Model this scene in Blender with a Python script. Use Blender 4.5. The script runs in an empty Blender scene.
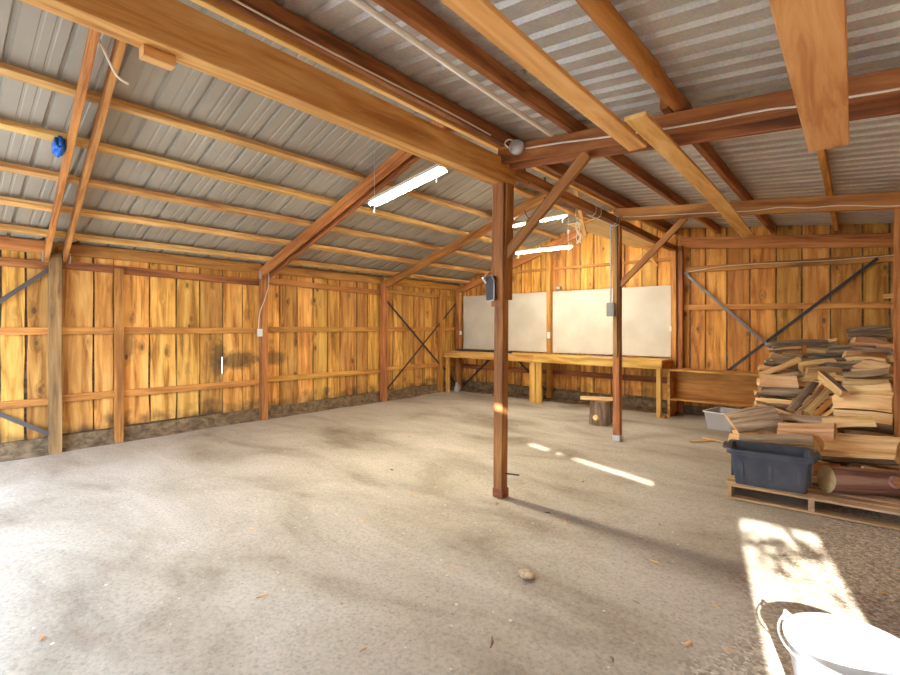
import bpy, bmesh, math, random
from mathutils import Vector, Matrix, noise as mnoise
R = math.radians
random.seed(7)
scene = bpy.context.scene
col = scene.collection

# ------------------------------------------------------------------ camera, sky, sun, exposure
cam_d = bpy.data.cameras.new('camera'); cam = bpy.data.objects.new('camera', cam_d); col.objects.link(cam)
cam.location = (0, 0, 1.5); cam.rotation_euler = (R(90), 0, R(40.74))
cam_d.sensor_width = 36; cam_d.lens = 470.2 / 900 * 36; cam_d.shift_y = -10.5 / 900
cam_d.clip_start = .03; cam_d.clip_end = 200
scene.camera = cam
scene.view_settings.view_transform = 'Standard'; scene.view_settings.look = 'None'
scene.view_settings.gamma = 1; scene.view_settings.use_curve_mapping = False
scene.view_settings.exposure = 0.8

world = bpy.data.worlds.new('sky'); scene.world = world; world.use_nodes = True
bg = world.node_tree.nodes['Background']
bg.inputs['Color'].default_value = (.62, .77, 1.0, 1); bg.inputs['Strength'].default_value = 10.0

sun_d = bpy.data.lights.new('sun', 'SUN'); sun = bpy.data.objects.new('sun', sun_d); col.objects.link(sun)
SUN_DIR = Vector((-.2276 * .975, .975, -.455)).normalized()
sun.rotation_euler = SUN_DIR.to_track_quat('-Z', 'Y').to_euler()
sun.location = (3, -12, 8)
sun_d.energy = 20; sun_d.angle = R(.6); sun_d.color = (1, .95, .86)
TUBE_POWER = 250.0

# ------------------------------------------------------------------ helpers
def tag(o, label=None, cat=None, group=None, kind=None):
    if label: o['label'] = label
    if cat: o['category'] = cat
    if group: o['group'] = group
    if kind: o['kind'] = kind
    return o
def link(name, me, parent=None, loc=None):
    o = bpy.data.objects.new(name, me); col.objects.link(o)
    if loc is not None: o.location = loc
    if parent: o.parent = parent
    return o
def obj(name, bm, mats, parent=None, loc=None, smooth=False):
    me = bpy.data.meshes.new(name); bm.normal_update(); bm.to_mesh(me); bm.free()
    for m in (mats if isinstance(mats, (list, tuple)) else [mats]): me.materials.append(m)
    if smooth:
        for p in me.polygons: p.use_smooth = True
    return link(name, me, parent, loc)
def empty(name, loc=(0, 0, 0), rz=0):
    o = bpy.data.objects.new(name, None); col.objects.link(o); o.location = loc; o.rotation_euler = (0, 0, rz)
    o.empty_display_size = .1
    return o
def box(bm, x0, x1, y0, y1, z0, z1, mi=0):
    v = [bm.verts.new((x, y, z)) for z in (z0, z1) for y in (y0, y1) for x in (x0, x1)]
    for f in ((0, 2, 3, 1), (4, 5, 7, 6), (0, 1, 5, 4), (2, 6, 7, 3), (0, 4, 6, 2), (1, 3, 7, 5)):
        bm.faces.new([v[i] for i in f]).material_index = mi
    return v
def boxbm(*a, bev=0):
    bm = bmesh.new(); box(bm, *a)
    if bev: bmesh.ops.bevel(bm, geom=bm.edges[:], offset=bev, segments=2, affect='EDGES')
    return bm
def frame(p0, p1, up=(0, 0, 1)):
    a = Vector(p0); b = Vector(p1); x = (b - a).normalized(); u = Vector(up)
    if abs(x.dot(u)) > .98: u = Vector((0, 1, 0))
    y = u.cross(x).normalized(); z = x.cross(y)
    m = Matrix((x, y, z)).transposed().to_4x4(); m.translation = a
    return m, (b - a).length
def timber_bm(L, w, h, warp=.004, seed=0, bev=.004, n=None):
    """sawn timber along local X, centred on it, with slightly rough arrises"""
    n = n or max(2, int(L / .22)); bm = bmesh.new(); rings = []
    e = min(bev, w / 4, h / 4)
    prof = [(-w/2+e, -h/2), (w/2-e, -h/2), (w/2, -h/2+e), (w/2, h/2-e), (w/2-e, h/2), (-w/2+e, h/2), (-w/2, h/2-e), (-w/2, -h/2+e)]
    for i in range(n + 1):
        x = L * i / n
        dy = warp * mnoise.noise((x * .8, seed * 7.1, 0)); dz = warp * mnoise.noise((x * .8, seed * 7.1, 9))
        ring = []
        for k, (a, b) in enumerate(prof):
            j = 1 + .02 * mnoise.noise((x * 2.5, seed * 3.3, k * 1.7))
            ring.append(bm.verts.new((x, a * j + dy, b * j + dz)))
        rings.append(ring)
    for i in range(n):
        for k in range(8):
            bm.faces.new((rings[i][k], rings[i][(k + 1) % 8], rings[i + 1][(k + 1) % 8], rings[i + 1][k]))
    bm.faces.new(rings[0][::-1]); bm.faces.new(rings[-1])
    return bm
_seed = [0]
def timber(name, p0, p1, w, h, mat, parent=None, up=(0, 0, 1), warp=.004, bev=.004):
    _seed[0] += 1
    m, L = frame(p0, p1, up)
    o = obj(name, timber_bm(L, w, h, warp, _seed[0], bev), mat)
    if parent:
        o.parent = parent; o.matrix_local = parent_inv(parent) @ m
    else: o.matrix_world = m
    return o
def parent_inv(p):
    m = p.matrix_basis.copy()
    if p.parent: m = p.parent.matrix_basis @ m
    return m.inverted()
def tube(bm, pts, r, n=8, mi=0, cap=True):
    pts = [Vector(p) for p in pts]; rings = []
    for i, p in enumerate(pts):
        t = (pts[min(i + 1, len(pts) - 1)] - pts[max(i - 1, 0)]).normalized()
        u = Vector((0, 0, 1)) if abs(t.z) < .9 else Vector((1, 0, 0))
        a = t.cross(u).normalized(); b = a.cross(t)
        rr = r[i] if isinstance(r, (list, tuple)) else r
        rings.append([bm.verts.new(p + rr * (math.cos(2*math.pi*k/n) * a + math.sin(2*math.pi*k/n) * b)) for k in range(n)])
    for i in range(len(pts) - 1):
        for k in range(n):
            bm.faces.new((rings[i][k], rings[i][(k+1) % n], rings[i+1][(k+1) % n], rings[i+1][k])).material_index = mi
    if cap:
        bm.faces.new(rings[0][::-1]).material_index = mi; bm.faces.new(rings[-1]).material_index = mi
def smooth_path(pts, n=6):
    pts = [Vector(p) for p in pts]; out = []
    for i in range(len(pts) - 1):
        p0 = pts[max(i-1, 0)]; p1 = pts[i]; p2 = pts[i+1]; p3 = pts[min(i+2, len(pts)-1)]
        for k in range(n):
            t = k / n
            out.append(.5 * ((2*p1) + (p2-p0)*t + (2*p0-5*p1+4*p2-p3)*t*t + (-p0+3*p1-3*p2+p3)*t**3))
    out.append(pts[-1]); return out
def wire(name, pts, r, mat, parent=None, n=6):
    bm = bmesh.new(); tube(bm, smooth_path(pts), r, n)
    o = obj(name, bm, mat, smooth=True)
    if parent: o.parent = parent; o.matrix_local = parent_inv(parent)
    return o
def lathe(bm, prof, n=32, mi=0):
    rings = [[bm.verts.new((r*math.cos(2*math.pi*k/n), r*math.sin(2*math.pi*k/n), z)) for k in range(n)] for r, z in prof]
    for i in range(len(prof) - 1):
        for k in range(n):
            bm.faces.new((rings[i][k], rings[i][(k+1) % n], rings[i+1][(k+1) % n], rings[i+1][k])).material_index = mi
    return rings

# ------------------------------------------------------------------ materials
def mat_new(name, rough=.7, metal=0.0):
    m = bpy.data.materials.new(name); m.use_nodes = True
    nt = m.node_tree; b = nt.nodes['Principled BSDF']
    b.inputs['Roughness'].default_value = rough; b.inputs['Metallic'].default_value = metal
    return m, nt, b
def N(nt, t, **kw):
    n = nt.nodes.new(t)
    for k, v in kw.items(): setattr(n, k, v)
    return n
def ramp(nt, stops):
    r = N(nt, 'ShaderNodeValToRGB'); e = r.color_ramp.elements
    while len(e) < len(stops): e.new(.5)
    for i, (p, c) in enumerate(stops): e[i].position = p; e[i].color = (*c, 1) if len(c) == 3 else c
    return r
def math_n(nt, op, a=None, b=None):
    n = N(nt, 'ShaderNodeMath', operation=op)
    for i, v in enumerate((a, b)):
        if v is None: continue
        if isinstance(v, (int, float)): n.inputs[i].default_value = v
        else: nt.links.new(v, n.inputs[i])
    return n.outputs[0]
def mixc(nt, fac, a, b, mode='MIX'):
    n = N(nt, 'ShaderNodeMix', data_type='RGBA', blend_type=mode)
    for s, v in ((n.inputs[0], fac), (n.inputs[6], a), (n.inputs[7], b)):
        if isinstance(v, (int, float)): s.default_value = v
        elif isinstance(v, tuple): s.default_value = (*v, 1) if len(v) == 3 else v
        else: nt.links.new(v, s)
    return n.outputs[2]
def plain(name, c, rough=.5, metal=0.0):
    m, nt, b = mat_new(name, rough, metal); b.inputs['Base Color'].default_value = (*c, 1); return m

def wood(name, dark, mid, light, axis=0, rough=.72, knots=.5, var=.35, pid=False, stain=0.0, spray=None, bump=.25, flat=None):
    m, nt, b = mat_new(name, rough); L = nt.links
    tc = N(nt, 'ShaderNodeTexCoord'); rnd = None
    if pid:
        at = N(nt, 'ShaderNodeAttribute', attribute_name='pid'); rnd = at.outputs['Fac']
    else:
        oi = N(nt, 'ShaderNodeObjectInfo'); rnd = oi.outputs['Random']
    off = N(nt, 'ShaderNodeCombineXYZ'); k = math_n(nt, 'MULTIPLY', rnd, 61.7)
    for i in range(3): L.new(k, off.inputs[i])
    add = N(nt, 'ShaderNodeVectorMath', operation='ADD'); L.new(tc.outputs['Object'], add.inputs[0]); L.new(off.outputs[0], add.inputs[1])
    mp = N(nt, 'ShaderNodeMapping'); s = [9, 9, 9]; s[axis] = .8; mp.inputs['Scale'].default_value = s; L.new(add.outputs[0], mp.inputs['Vector'])
    # knots
    mk = N(nt, 'ShaderNodeMapping'); sk = [4.4, 4.4, 4.4]; sk[axis] = 2.3
    if flat is not None: sk[flat] = 1.1; mk.inputs['Scale'].default_value = sk; L.new(add.outputs[0], mk.inputs['Vector'])
    vo = N(nt, 'ShaderNodeTexVoronoi'); vo.inputs['Scale'].default_value = 1.0; L.new(mk.outputs[0], vo.inputs['Vector'])
    kr = ramp(nt, [(.0, (1, 1, 1)), (.08, (.95, .95, .95)), (.13, (.35, .35, .35)), (.30, (0, 0, 0))]); L.new(vo.outputs['Distance'], kr.inputs[0])
    # bend the grain round the knots
    kv = N(nt, 'ShaderNodeCombineXYZ'); kk = math_n(nt, 'MULTIPLY', kr.outputs[0], .55)
    for i in range(3): L.new(kk, kv.inputs[i])
    ad2 = N(nt, 'ShaderNodeVectorMath', operation='ADD'); L.new(mp.outputs[0], ad2.inputs[0]); L.new(kv.outputs[0], ad2.inputs[1])
    no = N(nt, 'ShaderNodeTexNoise'); no.inputs['Scale'].default_value = 1.3; no.inputs['Detail'].default_value = 7; no.inputs['Roughness'].default_value = .62; no.inputs['Distortion'].default_value = .7
    L.new(ad2.outputs[0], no.inputs['Vector'])
    cr = ramp(nt, [(.36, dark), (.5, mid), (.64, light)]); L.new(no.outputs['Fac'], cr.inputs[0])
    c = cr.outputs[0]
    # slow colour drift
    n2 = N(nt, 'ShaderNodeTexNoise'); n2.inputs['Scale'].default_value = 1.6; n2.inputs['Detail'].default_value = 3; L.new(add.outputs[0], n2.inputs['Vector'])
    dr = ramp(nt, [(.38, (0, 0, 0)), (.66, (1, 1, 1))]); L.new(n2.outputs['Fac'], dr.inputs[0])
    c = mixc(nt, math_n(nt, 'MULTIPLY', dr.outputs[0], .40), c, dark)
    kcol = tuple(x * .35 for x in dark)
    c = mixc(nt, math_n(nt, 'MULTIPLY', kr.outputs[0], knots), c, kcol)
    hv = N(nt, 'ShaderNodeHueSaturation'); L.new(c, hv.inputs['Color'])
    L.new(math_n(nt, 'ADD', math_n(nt, 'MULTIPLY', rnd, var), 1 - var * .5), hv.inputs['Value'])
    fr = math_n(nt, 'FRACT', math_n(nt, 'MULTIPLY', rnd, 17.3))
    L.new(math_n(nt, 'ADD', math_n(nt, 'MULTIPLY', fr, .016), .490), hv.inputs['Hue'])
    c = hv.outputs[0]
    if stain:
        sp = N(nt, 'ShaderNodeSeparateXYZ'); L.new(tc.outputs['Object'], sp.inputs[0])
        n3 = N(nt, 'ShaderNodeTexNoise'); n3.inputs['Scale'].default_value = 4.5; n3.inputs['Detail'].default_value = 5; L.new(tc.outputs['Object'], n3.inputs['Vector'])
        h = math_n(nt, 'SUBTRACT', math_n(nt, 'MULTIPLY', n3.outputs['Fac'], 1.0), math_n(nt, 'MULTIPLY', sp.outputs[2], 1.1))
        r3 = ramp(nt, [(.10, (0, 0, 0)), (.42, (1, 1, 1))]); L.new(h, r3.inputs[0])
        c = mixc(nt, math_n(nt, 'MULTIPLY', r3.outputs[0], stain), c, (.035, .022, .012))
    for (sc_, rad, st) in (spray or []):
        vs = N(nt, 'ShaderNodeVectorMath', operation='SUBTRACT'); L.new(tc.outputs['Object'], vs.inputs[0]); vs.inputs[1].default_value = sc_
        vm = N(nt, 'ShaderNodeVectorMath', operation='MULTIPLY'); L.new(vs.outputs[0], vm.inputs[0]); vm.inputs[1].default_value = (.3, 1/rad[0], 1/rad[1])
        ln = N(nt, 'ShaderNodeVectorMath', operation='LENGTH'); L.new(vm.outputs[0], ln.inputs[0])
        n4 = N(nt, 'ShaderNodeTexNoise'); n4.inputs['Scale'].default_value = 14; L.new(tc.outputs['Object'], n4.inputs['Vector'])
        q = math_n(nt, 'ADD', ln.outputs['Value'], math_n(nt, 'MULTIPLY', n4.outputs['Fac'], .8))
        r4 = ramp(nt, [(.55, (1, 1, 1)), (.95, (0, 0, 0))]); r4.color_ramp.interpolation = 'EASE'
        L.new(math_n(nt, 'MULTIPLY', q, .6), r4.inputs[0])
        c = mixc(nt, math_n(nt, 'MULTIPLY', r4.outputs[0], st), c, (.05, .028, .012))
    L.new(c, b.inputs['Base Color'])
    bp = N(nt, 'ShaderNodeBump'); bp.inputs['Strength'].default_value = bump; bp.inputs['Distance'].default_value = .006
    L.new(no.outputs['Fac'], bp.inputs['Height']); L.new(bp.outputs[0], b.inputs['Normal'])
    return m

W = {}
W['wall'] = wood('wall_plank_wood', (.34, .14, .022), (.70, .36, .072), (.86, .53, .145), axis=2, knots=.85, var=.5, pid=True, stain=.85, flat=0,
                 spray=[((-7.33, 3.42, .98), (.34, .16), .75), ((-7.33, 4.0, .98), (.30, .13), .6), ((-7.33, 3.12, 1.0), (.13, .34), .7), ((-7.33, 1.95, 1.25), (.1, .22), .5)])
W['wallback'] = wood('gable_plank_wood', (.34, .13, .018), (.66, .315, .052), (.82, .47, .11), axis=2, knots=.8, var=.45, pid=True, stain=.6, flat=1)
W['girt'] = wood('girt_wood', (.32, .13, .025), (.56, .26, .052), (.72, .38, .09), axis=0, knots=.5)
W['post'] = wood('post_wood', (.19, .07, .018), (.40, .165, .042), (.56, .26, .075), axis=0, knots=.6)
W['oldpost'] = wood('aged_post_wood', (.16, .09, .035), (.34, .19, .07), (.48, .29, .12), axis=0, knots=.5)
W['beam'] = wood('beam_wood', (.44, .17, .045), (.72, .355, .105), (.85, .52, .20), axis=0, knots=.6, var=.15)
W['dark'] = wood('dark_beam_wood', (.14, .045, .014), (.33, .115, .032), (.50, .20, .058), axis=0, knots=.6)
W['rafter'] = wood('rafter_wood', (.26, .09, .02), (.50, .21, .05), (.66, .32, .085), axis=0, knots=.5, var=.3)
W['purlin'] = wood('purlin_wood', (.48, .24, .065), (.76, .46, .15), (.88, .62, .26), axis=0, knots=.4, var=.3)
W['new'] = wood('new_board_wood', (.60, .31, .08), (.82, .49, .15), (.90, .62, .25), axis=0, knots=.5, var=.12)
W['plank'] = wood('pale_rough_plank_wood', (.52, .25, .07), (.74, .43, .15), (.86, .57, .25), axis=0, knots=.6, var=.1)
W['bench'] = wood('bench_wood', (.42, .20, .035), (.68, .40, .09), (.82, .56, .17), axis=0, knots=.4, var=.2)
W['shelf'] = wood('shelf_wood', (.34, .13, .028), (.56, .25, .055), (.70, .36, .09), axis=0, knots=.25, var=.2)
W['ply'] = wood('plywood', (.74, .52, .20), (.86, .66, .29), (.92, .76, .40), axis=0, knots=.1, var=.1)
W['pallet'] = wood('pallet_wood', (.34, .21, .10), (.56, .39, .21), (.72, .55, .34), axis=0, knots=.3, var=.35)
W['sill'] = wood('rotten_sill_wood', (.09, .055, .028), (.18, .115, .06), (.29, .195, .105), axis=1, knots=.6, var=.3)
W['split'] = wood('split_firewood', (.50, .27, .09), (.78, .53, .24), (.90, .70, .38), axis=0, knots=.3, var=.6, bump=.9)
W['splitred'] = wood('reddish_split_firewood', (.52, .24, .09), (.76, .44, .20), (.86, .58, .32), axis=0, knots=.15, var=.3, bump=.5)
W['greysplit'] = wood('weathered_split_firewood', (.26, .17, .09), (.44, .32, .20), (.60, .47, .32), axis=0, knots=.15, var=.6, bump=.5)
W['end'] = wood('end_grain', (.55, .30, .10), (.74, .50, .22), (.84, .64, .34), axis=0, knots=.0, var=.3)
W['bark'] = wood('bark', (.10, .07, .045), (.29, .205, .13), (.48, .365, .25), axis=0, knots=.2, var=.6, bump=1.0, rough=.9)
W['redbark'] = wood('reddish_bark', (.13, .055, .038), (.34, .165, .115), (.52, .36, .26), axis=0, knots=.2, var=.1, bump=1.0, rough=.9)

def metal_left():
    m, nt, b = mat_new('painted_roof_sheet', .5, 0); L = nt.links
    tc = N(nt, 'ShaderNodeTexCoord'); no = N(nt, 'ShaderNodeTexNoise'); no.inputs['Scale'].default_value = 1.2; no.inputs['Detail'].default_value = 4
    L.new(tc.outputs['Object'], no.inputs['Vector'])
    r = ramp(nt, [(.3, (.335, .305, .25)), (.7, (.425, .39, .325))]); L.new(no.outputs['Fac'], r.inputs[0])
    L.new(r.outputs[0], b.inputs['Base Color']); return m
def metal_right():
    m, nt, b = mat_new('galvanised_roof_sheet', .5, .35); L = nt.links
    tc = N(nt, 'ShaderNodeTexCoord')
    vo = N(nt, 'ShaderNodeTexVoronoi'); vo.inputs['Scale'].default_value = 95; L.new(tc.outputs['Object'], vo.inputs['Vector'])
    no = N(nt, 'ShaderNodeTexNoise'); no.inputs['Scale'].default_value = 2.2; no.inputs['Detail'].default_value = 5; L.new(tc.outputs['Object'], no.inputs['Vector'])
    r = ramp(nt, [(.3, (.44, .425, .40)), (.7, (.64, .62, .58))]); L.new(no.outputs['Fac'], r.inputs[0])
    c = mixc(nt, .28, r.outputs[0], vo.outputs['Color'], 'SOFT_LIGHT')
    n2 = N(nt, 'ShaderNodeTexNoise'); n2.inputs['Scale'].default_value = 5.5; n2.inputs['Detail'].default_value = 6; L.new(tc.outputs['Object'], n2.inputs['Vector'])
    r2 = ramp(nt, [(.66, (0, 0, 0)), (.72, (1, 1, 1))]); L.new(n2.outputs['Fac'], r2.inputs[0])
    c = mixc(nt, math_n(nt, 'MULTIPLY', r2.outputs[0], .6), c, (.09, .06, .045))
    L.new(c, b.inputs['Base Color']); return m
def floor_mat():
    m, nt, b = mat_new('dusty_concrete', .9); L = nt.links
    tc = N(nt, 'ShaderNodeTexCoord')
    mp = N(nt, 'ShaderNodeMapping'); mp.inputs['Rotation'].default_value = (0, 0, R(-30)); mp.inputs['Scale'].default_value = (.55, 1.2, 1); L.new(tc.outputs['Object'], mp.inputs['Vector'])
    n1 = N(nt, 'ShaderNodeTexNoise'); n1.inputs['Scale'].default_value = 1.0; n1.inputs['Detail'].default_value = 8; n1.inputs['Roughness'].default_value = .6; n1.inputs['Distortion'].default_value = .5; L.new(mp.outputs[0], n1.inputs['Vector'])
    r1 = ramp(nt, [(.30, (.22, .175, .125)), (.46, (.40, .355, .285)), (.64, (.52, .48, .415))]); L.new(n1.outputs['Fac'], r1.inputs[0])
    n2 = N(nt, 'ShaderNodeTexNoise'); n2.inputs['Scale'].default_value = 48; n2.inputs['Detail'].default_value = 6; n2.inputs['Roughness'].default_value = .75; L.new(tc.outputs['Object'], n2.inputs['Vector'])
    r2 = ramp(nt, [(.32, (.66, .64, .61)), (.5, (1, 1, 1)), (.68, (1.16, 1.14, 1.12))]); L.new(n2.outputs['Fac'], r2.inputs[0])
    c = mixc(nt, 1.0, r1.outputs[0], r2.outputs[0], 'MULTIPLY')
    # scattered dark and pale grit
    v = N(nt, 'ShaderNodeTexVoronoi'); v.inputs['Scale'].default_value = 26; v.inputs['Randomness'].default_value = 1; L.new(tc.outputs['Object'], v.inputs['Vector'])
    sepc = N(nt, 'ShaderNodeSeparateColor'); L.new(v.outputs['Color'], sepc.inputs[0])
    n3 = N(nt, 'ShaderNodeTexNoise'); n3.inputs['Scale'].default_value = 1.1; L.new(tc.outputs['Object'], n3.inputs['Vector'])
    dot = math_n(nt, 'LESS_THAN', v.outputs['Distance'], math_n(nt, 'MULTIPLY', math_n(nt, 'POWER', sepc.outputs[0], 16), .30))
    c = mixc(nt, math_n(nt, 'MULTIPLY', dot, .5), c, (.22, .15, .09))
    dot2 = math_n(nt, 'LESS_THAN', v.outputs['Distance'], math_n(nt, 'MULTIPLY', math_n(nt, 'POWER', sepc.outputs[1], 16), .26))
    c = mixc(nt, math_n(nt, 'MULTIPLY', dot2, .7), c, (.80, .70, .55))
    # gravelly strip on the right where the slab ends
    sp = N(nt, 'ShaderNodeSeparateXYZ'); L.new(tc.outputs['Object'], sp.inputs[0])
    n5 = N(nt, 'ShaderNodeTexNoise'); n5.inputs['Scale'].default_value = 2.5; n5.inputs['Detail'].default_value = 5; L.new(tc.outputs['Object'], n5.inputs['Vector'])
    xx = math_n(nt, 'ADD', math_n(nt, 'ADD', sp.outputs[0], .55), math_n(nt, 'MULTIPLY', math_n(nt, 'SUBTRACT', n5.outputs['Fac'], .5), .9))
    xx = math_n(nt, 'SUBTRACT', xx, math_n(nt, 'MULTIPLY', math_n(nt, 'SUBTRACT', 3.2, sp.outputs[1]), -.10))
    gm = ramp(nt, [(.0, (0, 0, 0)), (.25, (1, 1, 1))]); L.new(xx, gm.inputs[0])
    v2 = N(nt, 'ShaderNodeTexVoronoi'); v2.inputs['Scale'].default_value = 70; L.new(tc.outputs['Object'], v2.inputs['Vector'])
    s2 = N(nt, 'ShaderNodeSeparateColor'); L.new(v2.outputs['Color'], s2.inputs[0])
    gr = ramp(nt, [(0, (.20, .15, .10)), (.4, (.40, .335, .255)), (.75, (.54, .48, .40)), (1, (.76, .68, .56))]); L.new(s2.outputs[0], gr.inputs[0])
    c = mixc(nt, math_n(nt, 'MULTIPLY', gm.outputs[0], .75), c, gr.outputs[0])
    L.new(c, b.inputs['Base Color'])
    bp = N(nt, 'ShaderNodeBump'); bp.inputs['Strength'].default_value = .35; bp.inputs['Distance'].default_value = .01
    L.new(n2.outputs['Fac'], bp.inputs['Height']); L.new(bp.outputs[0], b.inputs['Normal'])
    return m
M = {}
M['roof_left'] = metal_left(); M['roof_right'] = metal_right(); M['floor'] = floor_mat()
M['white_cable'] = plain('white_cable', (.80, .74, .62), .5)
M['white_plastic'] = plain('white_plastic', (.82, .80, .74), .45)
M['grey_box'] = plain('grey_painted_box', (.22, .22, .19), .5, .2)
M['black_iron'] = plain('black_strap_iron', (.045, .04, .04), .5, .3)
M['steel_strap'] = plain('steel_strap', (.16, .15, .15), .42, .6)
M['zinc'] = plain('zinc_plate', (.55, .56, .58), .4, .6)
M['blue'] = plain('blue_plastic', (.01, .16, .72), .35)
M['black'] = plain('dark_rubber', (.03, .03, .035), .6)
M['lamp_housing'] = plain('white_enamel', (.85, .85, .82), .4)
M['ground'] = plain('yard_ground', (.42, .40, .34), .95)
M['blocker'] = plain('sun_blocker_siding', (.40, .37, .33), .9)  # for the added block that shades the open bay
def emis(name, c, s):
    m = bpy.data.materials.new(name); m.use_nodes = True; nt = m.node_tree; nt.nodes.clear()
    e = nt.nodes.new('ShaderNodeEmission'); o = nt.nodes.new('ShaderNodeOutputMaterial')
    e.inputs[0].default_value = (*c, 1); e.inputs[1].default_value = s; nt.links.new(e.outputs[0], o.inputs[0]); return m
M['tube'] = emis('fluorescent_tube', (1, .90, .70), TUBE_POWER); M['tube_dim'] = emis('older_fluorescent_tube', (1, .92, .76), TUBE_POWER * .6)
def blotch(name, a, b_, scale, rough=.7, metal=0.0, p=(.35, .65), detail=4):
    m, nt, b = mat_new(name, rough, metal); tc = N(nt, 'ShaderNodeTexCoord'); no = N(nt, 'ShaderNodeTexNoise')
    no.inputs['Scale'].default_value = scale; no.inputs['Detail'].default_value = detail
    nt.links.new(tc.outputs['Object'], no.inputs['Vector']); r = ramp(nt, [(p[0], a), (p[1], b_)])
    nt.links.new(no.outputs['Fac'], r.inputs[0]); nt.links.new(r.outputs[0], b.inputs['Base Color']); return m
M['panel'] = blotch('old_white_panel', (.60, .55, .44), (.69, .645, .54), 2.2, .6)
M['tote'] = blotch('navy_plastic', (.035, .045, .065), (.075, .085, .105), 5, .5)
M['galv'] = blotch('galvanised_steel', (.52, .55, .58), (.74, .77, .80), 7, .38, .45)
M['stone'] = blotch('stone', (.42, .30, .17), (.70, .58, .40), 40, .9)
M['soil'] = blotch('dark_soil', (.10, .065, .035), (.27, .19, .11), 9, .95)
def clear():
    m, nt, b = mat_new('cloudy_plastic', .25); b.inputs['Base Color'].default_value = (.90, .90, .93, 1)
    b.inputs['Transmission Weight'].default_value = .4; b.inputs['IOR'].default_value = 1.2; b.inputs['Alpha'].default_value = .6; return m
M['clear'] = clear()

# ------------------------------------------------------------------ the setting
XL, YB, XR, YF = -7.35, 8.85, 1.25, -1.1      # wall planes
XM = -2.39                                    # the line of the middle posts
def zl(x): return 2.53 + .325 * (x + 7.35)    # left roof sheet
def zr(x): return 3.225 - .11 * (x + 2.35)     # right roof sheet

# floor with a gentle unevenness
bm = bmesh.new(); nx, ny = 70, 80
vs = [[bm.verts.new((-7.6 + 9.1*i/nx, -1.3 + 10.4*j/ny, 0)) for j in range(ny+1)] for i in range(nx+1)]
for row in vs:
    for v in row: v.co.z = .012 * (mnoise.noise((v.co.x*.9, v.co.y*.9, 3)) - .4) - .003
for i in range(nx):
    for j in range(ny): bm.faces.new((vs[i][j], vs[i+1][j], vs[i+1][j+1], vs[i][j+1]))
tag(obj('floor', bm, M['floor'], smooth=True), kind='structure')

def plank_wall(name, seams, ztop, zbot, place, mat, slits=(), rag=.0, seed=0, wav_=.007):
    """vertical rough planks; place(u, z, d) -> world, d = depth behind the inner face"""
    rnd = random.Random(seed); bm = bmesh.new(); lay = bm.faces.layers.float.new('pid'); nz = 14
    def strip(u0, u1, za, zb0, zb1, d, wav, th=.022, mi=0):
        pid = rnd.random(); rows = []; s = rnd.random() * 50
        for k in range(nz + 1):
            t = k / nz
            l = u0 + wav * mnoise.noise((t*5, s, 1)); r = u1 + wav * mnoise.noise((t*5, s, 5))
            row = []
            for (u, zt) in ((l, zb0), (r, zb1)):
                z = za + (zt - za) * t
                row.append((bm.verts.new(place(u, z, d)), bm.verts.new(place(u, z, d + th))))
            rows.append(row)
        def face(*v):
            try: f = bm.faces.new(v); f[lay] = pid; f.material_index = 1 if d > .03 else 0
            except ValueError: pass
        for k in range(nz):
            a, b_ = rows[k], rows[k+1]
            face(a[0][0], a[1][0], b_[1][0], b_[0][0]); face(a[0][1], b_[0][1], b_[1][1], a[1][1])
            face(a[0][0], b_[0][0], b_[0][1], a[0][1]); face(a[1][0], a[1][1], b_[1][1], b_[1][0])
        a = rows[0]; face(a[0][0], a[0][1], a[1][1], a[1][0]); a = rows[-1]; face(a[0][0], a[1][0], a[1][1], a[0][1])
    for i in range(len(seams) - 1):
        u0, u1 = seams[i], seams[i+1]; g = .006 + rnd.random() * .010
        d = rnd.random() * .008
        strip(u0 + g, u1 - g, zbot + rnd.random() * rag, ztop(u0 + g), ztop(u1 - g), d, wav_)
    for i, s in enumerate(seams):
        h = .10
        cut = [q for q in slits if abs(q[0] - s) < .05]
        if cut:
            q = cut[0]
            strip(s - h, s + h, zbot - .05, q[1], q[1], .035, .0); strip(s - h, s + h, q[2], ztop(s-h), ztop(s+h), .035, .0)
            strip(s - h, s - q[3], q[1], q[2], q[2], .035, .003); strip(s + q[3], s + h, q[1], q[2], q[2], .035, .003)
        else: strip(s - h, s + h, zbot - .05, ztop(s-h), ztop(s+h), .035, .0)
    strip(seams[0], seams[-1], -.05, zbot + .08, zbot + .08, .06, .0)
    bmesh.ops.recalc_face_normals(bm, faces=bm.faces)
    return tag(obj(name, bm, [mat, W['sill']]), kind='structure')


sl = [-1.1, -.78, -.45, -.12, .2, .45, .71, .93, 1.25, 1.58, 1.79, 2.21, 2.54, 2.86, 3.19, 3.50, 3.82, 4.14, 4.46, 4.78, 5.09, 5.36, 5.75, 6.02, 6.37, 6.70, 6.99, 7.32, 7.64, 7.90, 8.17, 8.39, 8.64, 8.88]
wl = plank_wall('wall_left', sl, lambda u: 2.56, .17, lambda u, z, d: (XL - d, u, z), W['wall'], slits=[(6.99, 1.75, 2.36, .012), (3.19, .78, 1.04, .016)], rag=.03, seed=3, wav_=.014)
sb = [-7.4, -7.1, -6.8, -6.5, -6.18, -5.82, -5.56, -5.31, -5.07, -4.82, -4.49, -4.18, -3.89, -3.55, -3.28, -2.97, -2.70, -2.37]
wb = plank_wall('wall_back', sb, lambda u: zl(u) + .03, .2, lambda u, z, d: (u, YB + d, z), W['wallback'], rag=.03, seed=5)
sr = [-2.37, -2.16, -1.92, -1.60, -1.28, -.93, -.61, -.27, .08, .36, .7, 1.0, 1.3]
wr = plank_wall('wall_back', sr, lambda u: zr(u) + .03, .12, lambda u, z, d: (u, YB + .01 + d, z), W['wallback'], rag=.03, seed=8)
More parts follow.
